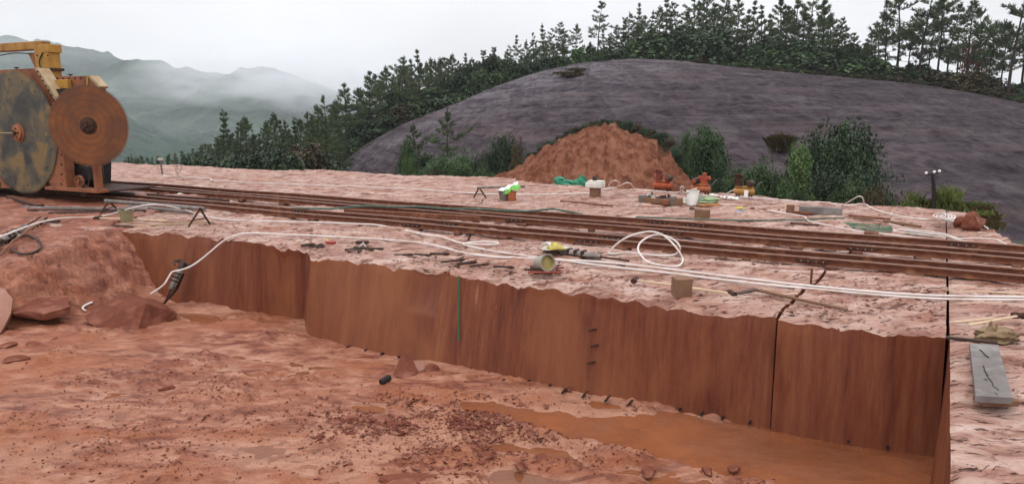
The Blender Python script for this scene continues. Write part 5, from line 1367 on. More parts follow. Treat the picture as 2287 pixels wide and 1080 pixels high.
r = thing('feed_sack', 'empty white and green sack draped over the trestle behind the rails', 'sack', Vector(tuple(cs[3])))
def sheet(name, arr, mat, parent, th=.012):
    n_, m_ = arr.shape[:2]; w_ = MB(); vs = [Vector(tuple(v)) for v in arr.reshape(-1, 3)]; back = [v + V * th for v in vs]
    fs = [(i * m_ + j, i * m_ + j + 1, (i + 1) * m_ + j + 1, (i + 1) * m_ + j) for i in range(n_ - 1) for j in range(m_ - 1)]
    o_ = n_ * m_; fs += [tuple(o_ + q for q in f[::-1]) for f in fs]
    bd = [(0, j) for j in range(m_)] + [(i, m_ - 1) for i in range(1, n_)] + [(n_ - 1, j) for j in range(m_ - 2, -1, -1)] + [(i, 0) for i in range(n_ - 2, 0, -1)]
    ix = [i * m_ + j for i, j in bd]; fs += [(ix[k], ix[(k + 1) % len(ix)], o_ + ix[(k + 1) % len(ix)], o_ + ix[k]) for k in range(len(ix))]
    w_.add(vs + back, fs); return w_.build(name, mat, parent, smooth=True)
sheet('sack_white', sk[:9], MSACKW, r); sheet('sack_green', sk[8:], MSACKG, r)
p = W(1127, 449, 0); bucket(p, Z, .12, .15, .27, 'grey bucket standing under the green and white sack', MSTEELG, MDARK)
p = W(1143, 450, 0); bucket(p, Z, .09, .12, .26, 'orange-stained bucket standing under the green and white sack', M('orange_plastic', (.40, .13, .05), (.28, .09, .04), 5, .5), MDARK)
# stone pillar with a white box and a black can
c = W(1329, 442, 0); m = MB(); m.bbox(c + Z * .13, (.24, .22, .27), (U, V, Z), .008); tag(m.build('stone_block', MBRWOOD), 'squared brown block carrying a white box behind the rails', 'block')
m = MB(); m.bbox(c + Z * .34, (.44, .34, .14), (U, V, Z), .02); m.bbox(c + Z * .43 + U * .02, (.38, .30, .045), (U, V, Z), .01); tag(m.build('plastic_box', M('white_box_plastic', (.68, .66, .60), (.52, .50, .44), 5, .5)), 'white plastic box lying on the brown block', 'box')
m = MB(); m.lathe(c + Z * .455 - U * .02, Z, [(.055, 0), (.06, .02), (.06, .09), (.05, .11), (.02, .115)], 14); tag(m.build('oil_can', MIRON), 'small black can on top of the white box', 'can')
stick('plank_stick', 'long red-brown batten lying behind the rails near the white box', 'batten', [W(1252, 449, .03), W(1368, 460, .03)], .03, MRAIL, n=4)
m = MB(); a_, b_ = W(1568, 489, 0), Z; m.bbox(W(1568, 489, .0) + Z * .105, (.30, .14, .20), (U, V, Z), .006); tag(m.build('wood_box', MBRWOOD), 'reddish brown wood block standing behind the backmost rail', 'block')
# green net sacks at the foot of the dirt slide
MTEAL = M('green_net', (.035, .24, .135), (.025, .16, .10), 6, .6, 0, .3, (.08, .34, .20))
for i, (px, py, sx_, sy_, h, lab) in enumerate(((1252, 406, .22, .18, .22, 'left'), (1276, 409, .32, .16, .16, 'middle'), (1297, 410, .22, .18, .30, 'right'))):
    rag('net_bundle', f'{lab} bundle of bright green netting at the foot of the dirt slide', W(px, py + 5, -.0), (sx_, sy_, h), MTEAL, 20 + i, 'green net bundles at the foot of the dirt slide', 'netting')

# air compressors: tank on feet, V-twin head, flywheel, belt guard spokes, motor, drawbar
def compressor(label, px0, px1, py, mt, mh, wheel_px, twin, group='air compressors along the terrace edge'):
    a = W(px0, py, 0) + Z * .17; b = W(px1, py + (px1 - px0) * .07, 0) + Z * .17; b.z = a.z; d = (b - a).normalized(); L = (b - a).length; n_ = Z.cross(d).normalized(); R_ = .10
    t = thing('air_compressor', label, 'compressor', Vector(((a.x + b.x) / 2, (a.y + b.y) / 2, 0)), group=group)
    m = MB(); m.lathe(a, d, [(.03, 0), (R_ * .6, .015), (R_ * .9, .045), (R_, .09), (R_, L - .09), (R_ * .9, L - .045), (R_ * .6, L - .015), (.03, L)], 20); tk = m.build('air_tank', mt, t, smooth=True)
    for q in (.2, .8):
        for sg in (-1, 1):
            m = MB(); m.bbox(a + d * L * q + n_ * .09 * sg - Z * .12, (.04, .03, .12), (d, n_, Z), .004); m.build('foot', MRUSTD, t)
    top = Z * R_
    m = MB(); m.bbox(a + d * L * .5 + top + Z * .015, (L * .8, .16, .025), (d, n_, Z), .004); m.build('base_plate', mt, t)
    cw = a + d * (L * wheel_px) + top + Z * (.19 if len(twin) < 3 else .16); fr = -n_ if n_.y > 0 else n_
    m = MB()                                                   # spoked flywheel
    rr = .15 if len(twin) < 3 else .07
    for k in range(24):
        g0 = 2 * math.pi * k / 24; g1 = 2 * math.pi * (k + 1) / 24
        m.tube([cw + (d * math.cos(g) + Z * math.sin(g)) * rr + fr * .07 for g in (g0, g1)], .013, 5, False)
    m.build('flywheel', mh, t)
    for k in range(5):
        g = 2 * math.pi * k / 5; m = MB(); m.tube([cw + fr * .07, cw + fr * .07 + (d * math.cos(g) + Z * math.sin(g)) * rr], .012, 5); m.build('spoke', mh, t)
    m = MB(); m.bbox(cw - Z * .10, (.16, .14, .26), (d, n_, Z), .02); m.build('crankcase', mh, t)
    for g in twin:
        u_ = (d * math.sin(R(g)) + Z * math.cos(R(g))); m = MB()
        m.lathe(cw + u_ * .02, u_, [(.03, 0), (.03, .05)] + [(.05 if k % 2 else .06, .055 + k * .012) for k in range(7)] + [(.055, .145), (.02, .155)], 12); m.build('cylinder_head', mh, t)
    cm = a + d * (L * (.78 if wheel_px < .5 else .24)) + top + Z * .11
    m = MB(); m.lathe(cm - n_ * .12, n_, [(.05, 0), (.085, .02), (.085, .22), (.05, .24)], 16); m.build('motor', MIRON, t)
    m = MB(); m.lathe(cm + fr * .13, fr, [(.06, 0), (.06, .02), (.02, .025)], 14); m.build('motor_pulley', mh, t)
    m = MB(); m.tube([a + d * L * .95 + top * .6, a + d * (L + .10) + Z * .22, a + d * (L + .16) + Z * .27], .014, 6); m.build('drawbar', MSTEELG, t)
    return t
MCO = M('red_orange_tank', (.42, .085, .030), (.30, .058, .024), 4, .5, 0, .1, (.20, .05, .03)); MCO2 = M('faded_orange_tank', (.40, .12, .045), (.28, .085, .04), 4, .55, 0, .1, (.17, .06, .035))
MCY = M('ochre_tank', (.42, .22, .045), (.34, .17, .04), 4, .5, 0, .1, (.18, .10, .05)); MHR = M('dirty_red_iron', (.22, .055, .03), (.12, .035, .024), 6, .6, .2)
compressor('red air compressor at the foot of the dirt slide, leftmost of three', 1459, 1502, 426, MCO, MHR, .28, (-28, 28))
compressor('orange air compressor with three orange cylinder heads, middle of three', 1542, 1587, 434, MCO2, MCO, .66, (-75, 0, 75))
compressor('ochre yellow air compressor with dark flywheel, rightmost of three', 1638, 1685, 440, MCY, MRUSTD, .24, (-28, 28))
m = MB(); c = W(1667, 444, 0); m.bbox(c + Z * .14 - V * .10, (.10, .006, .18), (U, V, Z), .002); tag(m.build('paper_sheet', MSACKW), 'white paper sheet hung on the ochre compressor tank', 'paper')
hose('air_hose', 'pale hose curled in a ring round the middle compressor tank', [W(1556, 421, .40), W(1544, 424, .34), W(1538, 431, .2), W(1541, 438, .06), W(1549, 440, .05), W(1557, 436, .14), W(1559, 428, .3), W(1554, 422, .40)], .014, MWHITE, group=HG)
hose('air_hose', 'pale hose slanting up to the ochre compressor', [W(1613, 439, .03), W(1622, 433, .12), W(1632, 427, .22), W(1640, 424, .28)], .014, MWHITE, group=HG)
for i, (px, py) in enumerate(((1590, 437), (1600, 439), (1617, 441), (1632, 443), (1643, 445))):
    rag('foam_scrap', f'small white foam scrap at the terrace edge by the compressors, {ordinal(i + 1)} from the left', W(px, py, 0), (.09, .07, .05), MSACKW, 40 + i, 'white scraps by the compressors', 'scrap')

# clutter in front of the compressors
t = thing('tool_crate', 'low wooden crate heaped with scrap in front of the compressors', 'crate', W(1475, 455, 0))
c = W(1470, 453, 0)
for dx, dyv, sx_, sy_ in ((0, -.18, .70, .025), (0, .18, .70, .025), (-.34, 0, .025, .36), (.34, 0, .025, .36)):
    m = MB(); m.bbox(c + U * dx + V * dyv + Z * .07, (sx_, sy_, .13), (U, V, Z), .004); m.build('side_board', MBRWOOD, t)
m = MB(); m.bbox(c + Z * .02, (.66, .34, .02), (U, V, Z), .003); m.build('bottom_board', MBRWOOD, t)
for i in range(16):
    q = c + U * rp.uniform(-.3, .3) + V * rp.uniform(-.13, .13) + Z * rp.uniform(.09, .2); a = rp.uniform(0, 3.14); mm = rp.choice([MSTEELG, MRUSTD, MRAGW, MIRON, MPAL]); m = MB()
    ax3 = (Vector((math.cos(a), math.sin(a), rp.uniform(-.3, .3))).normalized(),); x3 = ax3[0]; y3 = Z.cross(x3).normalized(); m.bbox(q, (rp.uniform(.08, .24), rp.uniform(.04, .09), rp.uniform(.03, .07)), (x3, y3, x3.cross(y3)), .006)
    tag(m.build('metal_scrap', mm), f'piece of scrap in the low wooden crate, {ordinal(i + 1)} of the heap', 'scrap', 'scrap heaped in the crate')
for i, (px, py, w_, h, mm, lab) in enumerate(((1437, 452, .22, .18, MGREYW, 'grey block left of the scrap crate'), (1488, 457, .16, .12, MRED, 'red brick in front of the scrap crate'), (1503, 457, .15, .2, MGREYW, 'pale block right of the scrap crate'), (1515, 458, .18, .17, MBRWOOD, 'brown tilted board end right of the scrap crate'))):
    m = MB(); m.bbox(W(px, py, 0) + Z * h / 2, (w_, .14, h), (U, V, Z), .006); tag(m.build('block', mm), lab, 'block')
rag('sack', 'dirty white sack left of the white pail', W(1530, 454, 0), (.20, .14, .13), MRAGW, 55, cat='sack')
bucket(W(1546, 457, 0), Z, .13, .15, .34, 'tall white pail in front of the middle compressor', MSACKW, MRAGW)
bucket(W(1558, 456, 0), Z, .10, .12, .24, 'small translucent tub right of the white pail', M('cloudy_plastic', (.50, .48, .44), (.40, .37, .33), 5, .4), MRAGW, handle=False)
def sackm(px, py, s, h, mat, label, seed): return rag('filled_sack', label, W(px, py, 0 if h > .12 else .0), (s, .16, h), mat, seed, cat='sack')
sackm(1587, 459, .26, .10, M('orange_sack', (.42, .20, .08), (.33, .15, .06), 5, .7), 'flat orange sack right of the white pail', 63)
o = rag('filled_sack', 'pale green sack lying on the orange sack', W(1587, 459, .0) + Z * .085, (.24, .14, .12), M('pale_green_sack', (.28, .36, .20), (.20, .28, .15), 5, .7), 64, cat='sack')
stick('short_stick', 'short stick poking out from the orange sack', 'stick', [W(1560, 456, .02), W(1578, 457, .03)], .018, MGREYW)
for i, (px, py, mm, lab, s) in enumerate(((1652, 466, MRAGY, 'flattened yellow wrapper on the terrace', .13), (1653, 474, M('blue_plastic', (.12, .19, .32), (.09, .14, .25), 5, .4), 'flattened blue wrapper on the terrace', .12), (1545, 467, MIRON, 'dark rag scrap near the reddish wood block', .07), (1680, 467, MRED, 'small red stone right of the yellow wrapper', .06), (1703, 470, MBRWOOD, 'small brown stone left of the grey timber beam', .09))):
    rag('wrapper' if i < 2 else 'stone_scrap', lab, W(px, py, 0), (s, s * .7, .05), mm, 70 + i, cat='scrap')
stick('thin_batten', 'thin red batten above the yellow wrapper', 'batten', [W(1644, 461, .02), W(1665, 461, .02)], .015, MRED, n=4)
beam(1785, 467, 1881, 472, .08, (.20, .15), MGREYW, 'timber_beam', 'thick grey timber beam near the right shrubs', 'beam')
beam(1756, 472, 1816, 477, .02, (.06, .05), MRAIL, 'thin_beam', 'thin rusty bar left of the grey timber beam', 'bar')
m = MB(); m.bbox(W(1765, 472, 0) + Z * .09, (.16, .12, .13), (U, V, Z), .006); tag(m.build('brick', MBRWOOD), 'brown brick on the thin rusty bar', 'brick')
GPL = 'planks behind the rails at right'
beam(1896, 481, 1988, 489, .03, (.09, .04), MRAIL, 'plank', 'red-brown plank right of the grey timber beam', 'plank', GPL)
beam(1906, 486, 1950, 489, .02, (.07, .03), MBRWOOD, 'plank', 'short brown plank touching the red-brown plank', 'plank', GPL)
beam(1975, 493, 2056, 506, .03, (.08, .05), MBRWOOD, 'plank', 'dark plank with a red end near the right corner', 'plank', GPL)
beam(1765, 498, 1830, 503, .02, (.05, .03), MRUSTD, 'plank', 'thin dark lath behind the backmost rail', 'plank', GPL)
beam(2022, 519, 2090, 527, .02, (.10, .04), MIRON, 'plank', 'dark wet board between the white hoses at right', 'plank', GPL)
beam(1930, 520, 1962, 522, .03, (.14, .05), MRAIL, 'plank', 'short reddish board against the backmost rail', 'plank', GPL)
m = MB(); m.prism([W(1906, 557, .03), W(1920, 560, .02), W(1931, 556, .05), W(1922, 549, .06)], Z * .008); tag(m.build('paper_sheet', MSACKW), 'white paper lying between the third and fourth rails', 'paper')
for i, (px, py) in enumerate(((402, 437), (436, 439))): rag('rag', f'{("left", "right")[i]} white rag between the rails near the saw machine', W(px, py, 0), (.16, .10, .07), MRAGW, 80 + i, 'white rags between the rails', 'rag')
rag('rag', 'dark red rag between the rails near the saw machine', W(375, 434, 0), (.22, .12, .06), MRED, 85, cat='rag')
# left side: channel beam, long pipes
t = thing('channel_beam', 'short steel channel beam lying in front of the large saw blade', 'beam', W(55, 450, 0))
a, b = W(22, 437, .09), W(90, 457, .09); d = (b - a).normalized(); sd = Z.cross(d)
m = MB(); m.bbox((a + b) / 2, ((b - a).length, .16, .02), (d, sd, Z), .004); m.build('web', MRAIL, t)
for sg in (-1, 1):
    m = MB(); m.bbox((a + b) / 2 + sd * .075 * sg - Z * .045, ((b - a).length, .018, .10), (d, sd, Z), .004); m.build('flange', MRUSTD, t)
GP = 'long poles on the ground at left'
stick('long_pole', 'grey long pole on the ground at left, rearmost of the stack', 'pole', [W(50, 464, .04), W(330, 467, .04)], .04, MGREYW, GP)
stick('long_pole', 'dark long pole on the ground at left, middle of the stack', 'pole', [W(62, 470, .04), W(325, 471, .04)], .035, MRUSTD, GP)
stick('long_pole', 'black long pole on the ground at left, nearest of the stack', 'pole', [W(110, 476, .03), W(318, 473, .03)], .035, MIRON, GP)
stick('long_pole', 'grey pole lying under the trestle pipe', 'pole', [W(285, 461, .04), W(430, 474, .04)], .045, MSTEELG, GP)
stick('thin_rod', 'pale thin rod at the lip of the terrace right of the olive bucket', 'rod', [W(294, 504, .02), W(478, 496, .02)], .016, MPALE)
m = MB(); m.bbox(W(274, 505, 0), (.5, .12, .03), (U, V, Z), .005); tag(m.build('flat_board', MRUSTD), 'dark flat board under the end of the pale thin rod', 'board')
# stake with a pale top on the far edge left
t = thing('marker_stake', 'small stake with pale top on the far left edge of the terrace', 'stake', W(363, 391, 0))
m = MB(); m.tube([W(363, 391, 0), W(361, 391, 0) + Z * .52], .03, 7); m.build('stake_post', MGREYW, t)
m = MB(); m.bbox(W(361, 391, 0) + Z * .56, (.14, .12, .09), (U, V, Z), .01); m.build('stake_cap', M('pale_cap', (.5, .48, .36), (.38, .35, .25), 5, .6), t)
# power stake at right: dark post, crossarm, white insulators
t = thing('utility_pole', 'thin dark post with white insulators in front of the dome', 'pole', W(2088, 462, -.3))
pb = W(2088, 470, 0) + V * .4; pt = D(2083, 388, pb.y)
m = MB(); m.tube([pb - Z * .5, (pb + pt) / 2 + U * .02, pt], [.05, .045, .035], 9); m.build('post', MDARK, t)
m = MB(); m.tube([pt - U * .14 - Z * .03, pt + U * .14 + Z * .03], .018, 6); m.build('crossarm', MDARK, t)
for k in (-.13, .03, .13):
    m = MB(); m.lathe(pt + U * k + Z * (.01 + k * .2), Z, [(.018, 0), (.03, .02), (.03, .045), (.015, .06)], 10); m.build('insulator', MSACKW, t)
# heap of red rubble near the right corner
def rock(name, label, c, size, seed, mat, cat='rock', group=None, sub=3, rz=0.0, sharp=.34):
    import bmesh
    rd = random.Random(seed); bm = bmesh.new(); bmesh.ops.create_icosphere(bm, subdivisions=sub, radius=1)
    pl = [(Vector((rd.gauss(0, 1), rd.gauss(0, 1), rd.gauss(0, .8))).normalized(), rd.uniform(.45, .85)) for _ in range(11)]
    rot = Matrix.Rotation(rz, 3, 'Z')
    for v in bm.verts:
        p = v.co.copy()
        for n_, h in pl:
            e = p.dot(n_) - h
            if e > 0: p -= n_ * e
        q = np.array([p.x * 3 + seed]), np.array([p.y * 3 + p.z * 2]); p *= 1 + .09 * (float(vnoise(*q, seed)) - .5)
        v.co = rot @ Vector((p.x * size[0], p.y * size[1], p.z * size[2]))
    me = bpy.data.meshes.new(name); bm.to_mesh(me); bm.free(); me.materials.append(mat)
    o = link(bpy.data.objects.new(name, me)); o.location = c; PM[o] = Matrix.Translation(c); return tag(o, label, cat, group)
MROCK = M('fresh_red_rock', (.200, .064, .036), (.130, .038, .022), 2.6, .75, 0, .8, (.27, .110, .070), spec=.15)
for i in range(16):
    px, py = 2168 + rp.uniform(-30, 24), 494 + rp.uniform(-9, 9); s = rp.uniform(.07, .17)
    rock('red_rock', f'lump of red rock in the small heap at the right corner, {ordinal(i + 1)} of the heap', W(px, py, s * .3), (s * 1.3, s, s * .8), 300 + i, MROCK, group='red rocks heaped at the right corner', sub=2, rz=i)
rock('red_rock', 'largest red rock standing in the heap at the right corner', W(2172, 492, .15), (.26, .2, .26), 333, MROCK, sub=2)
# grey board on the right bench
t = thing('grey_board', 'cracked grey board lying on the right bench', 'board', W(2210, 830, 0))
q = [W(2166, 766, .09), W(2229, 769, .09), W(2262, 888, .10), W(2179, 883, .10)]
nb, mbx = 26, 8; g2 = np.stack([np.stack([np.array(tuple(q[0] + (q[1] - q[0]) * (j / (mbx - 1)))) * (1 - i / (nb - 1)) + np.array(tuple(q[3] + (q[2] - q[3]) * (j / (mbx - 1)))) * (i / (nb - 1)) for j in range(mbx)]) for i in range(nb)])
g2[..., 2] += (fbm(g2[..., 0] * 2, g2[..., 1] * 7, 3, 301) - .5) * .012
w_ = MB(); vs = [Vector(tuple(v)) for v in g2.reshape(-1, 3)]; bk_ = [v - Z * .05 for v in vs]
fs = [(i * mbx + j, i * mbx + j + 1, (i + 1) * mbx + j + 1, (i + 1) * mbx + j) for i in range(nb - 1) for j in range(mbx - 1)]; o_ = nb * mbx; fs += [tuple(o_ + k for k in f[::-1]) for f in fs]
bd = [(0, j) for j in range(mbx)] + [(i, mbx - 1) for i in range(1, nb)] + [(nb - 1, j) for j in range(mbx - 2, -1, -1)] + [(i, 0) for i in range(nb - 2, 0, -1)]; ix = [i * mbx + j for i, j in bd]
fs += [(ix[k], ix[(k + 1) % len(ix)], o_ + ix[(k + 1) % len(ix)], o_ + ix[k]) for k in range(len(ix))]
w_.add(vs + bk_, fs); w_.build('board_body', MGREYW, t)
for pts in ([(2188, 780), (2194, 784), (2200, 791), (2208, 797)], [(2203, 836), (2207, 842), (2213, 849), (2218, 858)], [(2199, 846), (2205, 848)], [(2216, 860), (2224, 866), (2230, 870)], [(2222, 876), (2229, 883)], [(2196, 816), (2200, 828), (2206, 838)]):
    m = MB(); m.tube([W(a, b, .098) for a, b in pts], .005, 5); m.build('crack', MDARK, t)
beam(2184, 893, 2264, 893, .025, (.14, .05), MBRWOOD, 'wood_packer', 'brown wooden packer under the near end of the grey board', 'board')
beam(2112, 753, 2228, 765, .03, (.03, .03), MIRON, 'iron_bar', 'dark iron bar across the saw cut above the grey board', 'bar')
# tan sack / old gloves
o = rag('old_sack', 'crumpled tan sacking behind the grey board', W(2222, 757, 0), (.21, .13, .13), MRAGT, 91, cat='sack')
rag('old_glove', 'muddy glove sticking up from the crumpled tan sacking', W(2213, 748, .05), (.06, .05, .13), MRAGT, 93, cat='glove')
rag('old_glove', 'grey muddy glove on the right of the crumpled tan sacking', W(2240, 752, .03), (.11, .08, .10), MRAGT, 96, cat='glove')

# ------------------------------------------------------------------ rocks and debris in the pit
def facet_rock(name, label, top, bot, ridge_pts, faces_, mat, seed, cat='boulder'):
    import bmesh
    bm = bmesh.new(); vs = [bm.verts.new(p) for p in top + bot]
    bmesh.ops.convex_hull(bm, input=bm.verts)
    bmesh.ops.triangulate(bm, faces=bm.faces)
    sharp = {e for e in bm.edges if len(e.link_faces) == 2 and e.calc_face_angle(0) > R(28)}
    bmesh.ops.subdivide_edges(bm, edges=bm.edges, cuts=9, use_grid_fill=True)
    for v in bm.verts:
        p = v.co; n1 = float(fbm(np.array([p.x * 4 + p.z * 2]), np.array([p.y * 4 - p.z * 3]), 4, seed)) - .5; n2 = float(vnoise(np.array([p.x * 1.6]), np.array([p.y * 1.6 + p.z * 3]), seed + 1)) - .5
        v.co = p + v.normal * (n1 * .075 + n2 * .03)
    c = sum((v.co for v in bm.verts), Vector()) / len(bm.verts); c.z = min(v.co.z for v in bm.verts)
    for v in bm.verts: v.co -= c
    me = bpy.data.meshes.new(name); bm.to_mesh(me); bm.free(); me.materials.append(mat)
    o = link(bpy.data.objects.new(name, me)); o.location = c; PM[o] = Matrix.Translation(c); return tag(o, label, cat)
yb_ = W(300, 744, PZ).y
facet_rock('boulder', 'large angular red boulder at the foot of the rubble slope',
    [D(186, 704, yb_ + .45), D(262, 666, yb_ + .75), D(330, 668, yb_ + .85), D(326, 678, yb_ + .35), D(372, 684, yb_ + .8), D(394, 700, yb_ + .75), D(352, 668, yb_ + 1.2), D(275, 655, yb_ + 1.3)],
    [D(200, 722, yb_ + .2), D(224, 735, yb_ + .12), D(288, 746, yb_), D(305, 744, yb_ + .02), D(386, 712, yb_ + .65), D(270, 700, yb_ + 1.6), D(390, 706, yb_ + 1.3)], None, None, M('boulder_rock', (.165, .048, .026), (.115, .032, .018), 3, .75, 0, .9, (.22, .080, .048), spec=.15), 401)
yb_ = W(100, 716, PZ + .15).y
facet_rock('broken_rock', 'flat rock slab with a dark broken front edge left of the boulder',
    [D(28, 701, yb_ + .1), D(62, 694, yb_ + .05), D(100, 700, yb_), D(156, 684, yb_ + .25), D(150, 662, yb_ + 1.0), D(60, 655, yb_ + 1.2), D(20, 680, yb_ + .8)],
    [D(34, 706, yb_ + .15), D(100, 713, yb_ + .05), D(156, 703, yb_ + .3), D(60, 690, yb_ + 1.0), D(140, 690, yb_ + 1.0)], None, None, MROCK, 405, 'rock slab')
yb_ = W(0, 745, PZ).y
facet_rock('broken_rock', 'tilted pale rock slab at the left edge of the photo',
    [D(-60, 630, yb_ + .9), D(10, 645, yb_ + .8), D(27, 668, yb_ + .5), D(22, 700, yb_ + .25), D(-60, 660, yb_ + .4)], [D(0, 742, yb_), D(-60, 760, yb_ - .1), D(20, 715, yb_ + .3), D(-40, 740, yb_ + 1.0)], None, None, M('pale_red_rock', (.30, .15, .105), (.22, .09, .062), 2.2, .55, 0, .4), 409, 'rock slab')
rock('red_rock', 'red rock lump set in the rubble slope beside the sawn face', D(224, 556, 13.9), (.24, .2, .17), 411, MROCK)
rock('red_rock', 'squared red rock below the lump beside the sawn face', D(228, 577, 13.6), (.18, .15, .12), 412, MROCK)
# broken flakes at the foot of the face
def shard(name, label, pts, th, mat, group=None, cat='rock flake'):
    m = MB(); m.prism(pts, th); return tag(m.build(name, mat), label, cat, group)
yq = W(905, 838, PZ).y
shard('rock_flake', 'red rock flake leaning on the foot of the face', [D(878, 838, yq - .05), D(896, 790, yq + .22), D(915, 800, yq + .25), D(930, 833, yq + .05), D(905, 845, yq - .1)], V * .05, MROCK)
shard('rock_flake', 'pale rock flake beside the leaning red flake', [D(910, 835, yq + .1), D(914, 805, yq + .3), D(945, 812, yq + .3), D(950, 825, yq + .2)], V * .04, M('pale_red_rock', (.3, .15, .1)))
rock('red_rock', 'dark rock lump at the foot of the face right of the leaning flake', W(960, 825, PZ + .02), (.14, .1, .09), 421, MROCK, sub=2)
a = W(851, 853, PZ + .05); b = W(868, 843, PZ + .06); t = thing('hammer_head', 'dark loose hammer head lying in the mud', 'hammer head', W(859, 854, PZ))
m = MB(); d = (b - a).normalized(); m.lathe(a, d, [(.035, 0), (.045, .012), (.045, .16), (.035, .172)], 10); m.build('head_body', MDARK, t)
m = MB(); m.lathe(a + d * .09 - U.cross(d) * 0 + (-V) * .035 + Z * .02, (Z * .6 - V).normalized(), [(.02, 0), (.02, .016)], 10); m.build('eye_hole', MIRON, t)
# steel pins in the face and wedges along its foot
for i, (px, py) in enumerate(((1334, 736), (1334, 770), (1328, 808))):
    fy_ = (W(px, float(np.interp(px, [q for q, _ in TOPE], [q for _, q in TOPE])), 0).y)
    c = on_face(px, py); stick('steel_pin', f'rusty steel pin driven into the sawn face, {("top", "middle", "lowest")[i]} of three', 'pin', [c + V * .1 + U * .03, c - V * .09 - U * .07], .014, MRUSTD, 'steel pins in the sawn face')
wx_ = [(738, 768), (776, 775), (815, 782), (852, 790), (890, 797), (1008, 812), (1052, 822), (1092, 832), (1180, 851), (1228, 860), (1518, 914), (1566, 926), (1613, 933), (1674, 944), (1770, 960), (1831, 971), (1895, 984), (1983, 998)]
for i, (px, py) in enumerate(wx_):
    c = W(px, py, PZ + .012); m = MB(); m.tube([c + V * .12, c - V * .012], .015, 7)
    tag(m.build('wedge_plug', MDARK), f'dark plug along the foot of the sawn face, {ordinal(i + 1)} from left', 'plug', 'plugs along the foot of the sawn face')
for i, (px, py) in enumerate(((1130, 845), (1265, 868), (1310, 877), (1360, 887), (1410, 897))):
    c = W(px, py, PZ + .03); t = thing('steel_wedge', f'pair of rusty steel feathers jutting from the foot of the face, {ordinal(i + 1)} from the left', 'wedge', c, group='steel feathers at the foot of the face')
    m = MB(); m.bbox(c + Z * .012 - V * .02, (.03, .13, .014), (U * .96 + V * .2, V, Z), .003); m.build('upper_feather', MRUSTD, t)
    m = MB(); m.bbox(c - Z * .02 - V * .05 - U * .02, (.03, .11, .014), (U * .9 - V * .3, V, Z), .003); m.build('lower_feather', MDARK, t)
# green paint line on the face
top_ = W(1027, 612, 0); fy0 = W(1027, float(np.interp(1027, [q for q, _ in TOPE], [q for _, q in TOPE])), 0); b0 = bpt(1027); pl = []
for q in np.linspace(.03, .72, 14):
    c = fy0 + (b0 - fy0) * q; c = c - V * .028; pl.append(c)
m = MB(); vs = []; fs = []
for c in pl: vs += [c - U * .012, c + U * .012, c + U * .012 + V * .004, c - U * .012 + V * .004]
for i in range(len(pl) - 1):
    for j in range(4): fs.append((i * 4 + j, i * 4 + (j + 1) % 4, i * 4 + 4 + (j + 1) % 4, i * 4 + 4 + j))
m.add(vs, fs); o = m.build('paint_line', M('green_paint', (.022, .095, .045), (.03, .07, .035), 8, .6), terr)
# loose shards: nobody could count them
def shards(name, n, mat, sampler, seed, smin, smax, flat=.35):
    rg = np.random.default_rng(seed); P = sampler(rg, n); n = len(P); s = smin + (smax - smin) * rg.random(n) ** 3
    tri = rg.normal(0, 1, (n, 4, 3)); tri /= np.linalg.norm(tri, axis=2)[..., None]; tri[..., 2] *= flat
    v = P[:, None] + tri * s[:, None, None]
    f = v[:, [0, 1, 2, 0, 2, 3, 0, 3, 1, 1, 3, 2]].reshape(-1, 3)
    o = tris(name, f, 3, mat, kind='stuff'); o['label'] = None if False else name.replace('_', ' '); del o['label']; return o
def pit_s(rg, n):
    px = rg.uniform(-60, 2080, n * 4); py = 660 + (rg.random(n * 4) ** .8) * 450; ray_ = (py - 540) / FPX
    t_ = (PZ - CAMZ) / (-math.sin(PITCH) - ray_ * math.cos(PITCH)); x_ = (px - 1143.5) / FPX * t_; y_ = (math.cos(PITCH) - ray_ * math.sin(PITCH)) * t_
    z_ = pit_z(x_, y_); dn = fbm(x_ * 1.1 + 4, y_ * 1.4, 4, 74); dn2 = np.exp(-((px - 980) / 230) ** 2 - ((py - 950) / 75) ** 2) + .45 * np.exp(-((px - 380) / 330) ** 2 - ((py - 960) / 110) ** 2)
    yb2 = np.interp(x_, ce[:, 0], ce[:, 1])
    ok = (z_ > WZ + .008) & (rg.random(n * 4) < np.clip((dn - .53) * 6, .012, 1) * .8 + dn2) & ((y_ < yb2 - .05) | (x_ < ce[0, 0]))
    return np.stack([x_, y_, z_ + .004], -1)[ok][:n]
shards('mud_rubble', 7000, MROCK, pit_s, 501, .005, .04, .5)
shards('dark_grit', 3500, M('dark_mud_clods', (.125, .036, .021), (.085, .025, .016), 6, .9, 0, .2, spec=.1), pit_s, 502, .004, .028, .6)
def clod_s(rg, n):
    px = rg.normal(985, 130, n * 3); py = rg.normal(955, 42, n * 3); ray_ = (py - 540) / FPX
    t_ = (PZ - CAMZ) / (-math.sin(PITCH) - ray_ * math.cos(PITCH)); x_ = (px - 1143.5) / FPX * t_; y_ = (math.cos(PITCH) - ray_ * math.sin(PITCH)) * t_
    ok = (py > 880) & (py < 1070) & (pit_z(x_, y_) > WZ + .01) & (rg.random(n * 3) < np.clip((fbm(x_ * 2.2, y_ * 2.2, 4, 517) - .40) * 5, .05, 1))
    return np.stack([x_, y_, pit_z(x_, y_) + .008], -1)[ok][:n]
shards('broken_red_clods', 2600, M('raw_red_clods', (.215, .072, .046), (.140, .042, .028), 5, .85, 0, .5, (.32, .145, .10), spec=.15), clod_s, 503, .012, .065, .55)
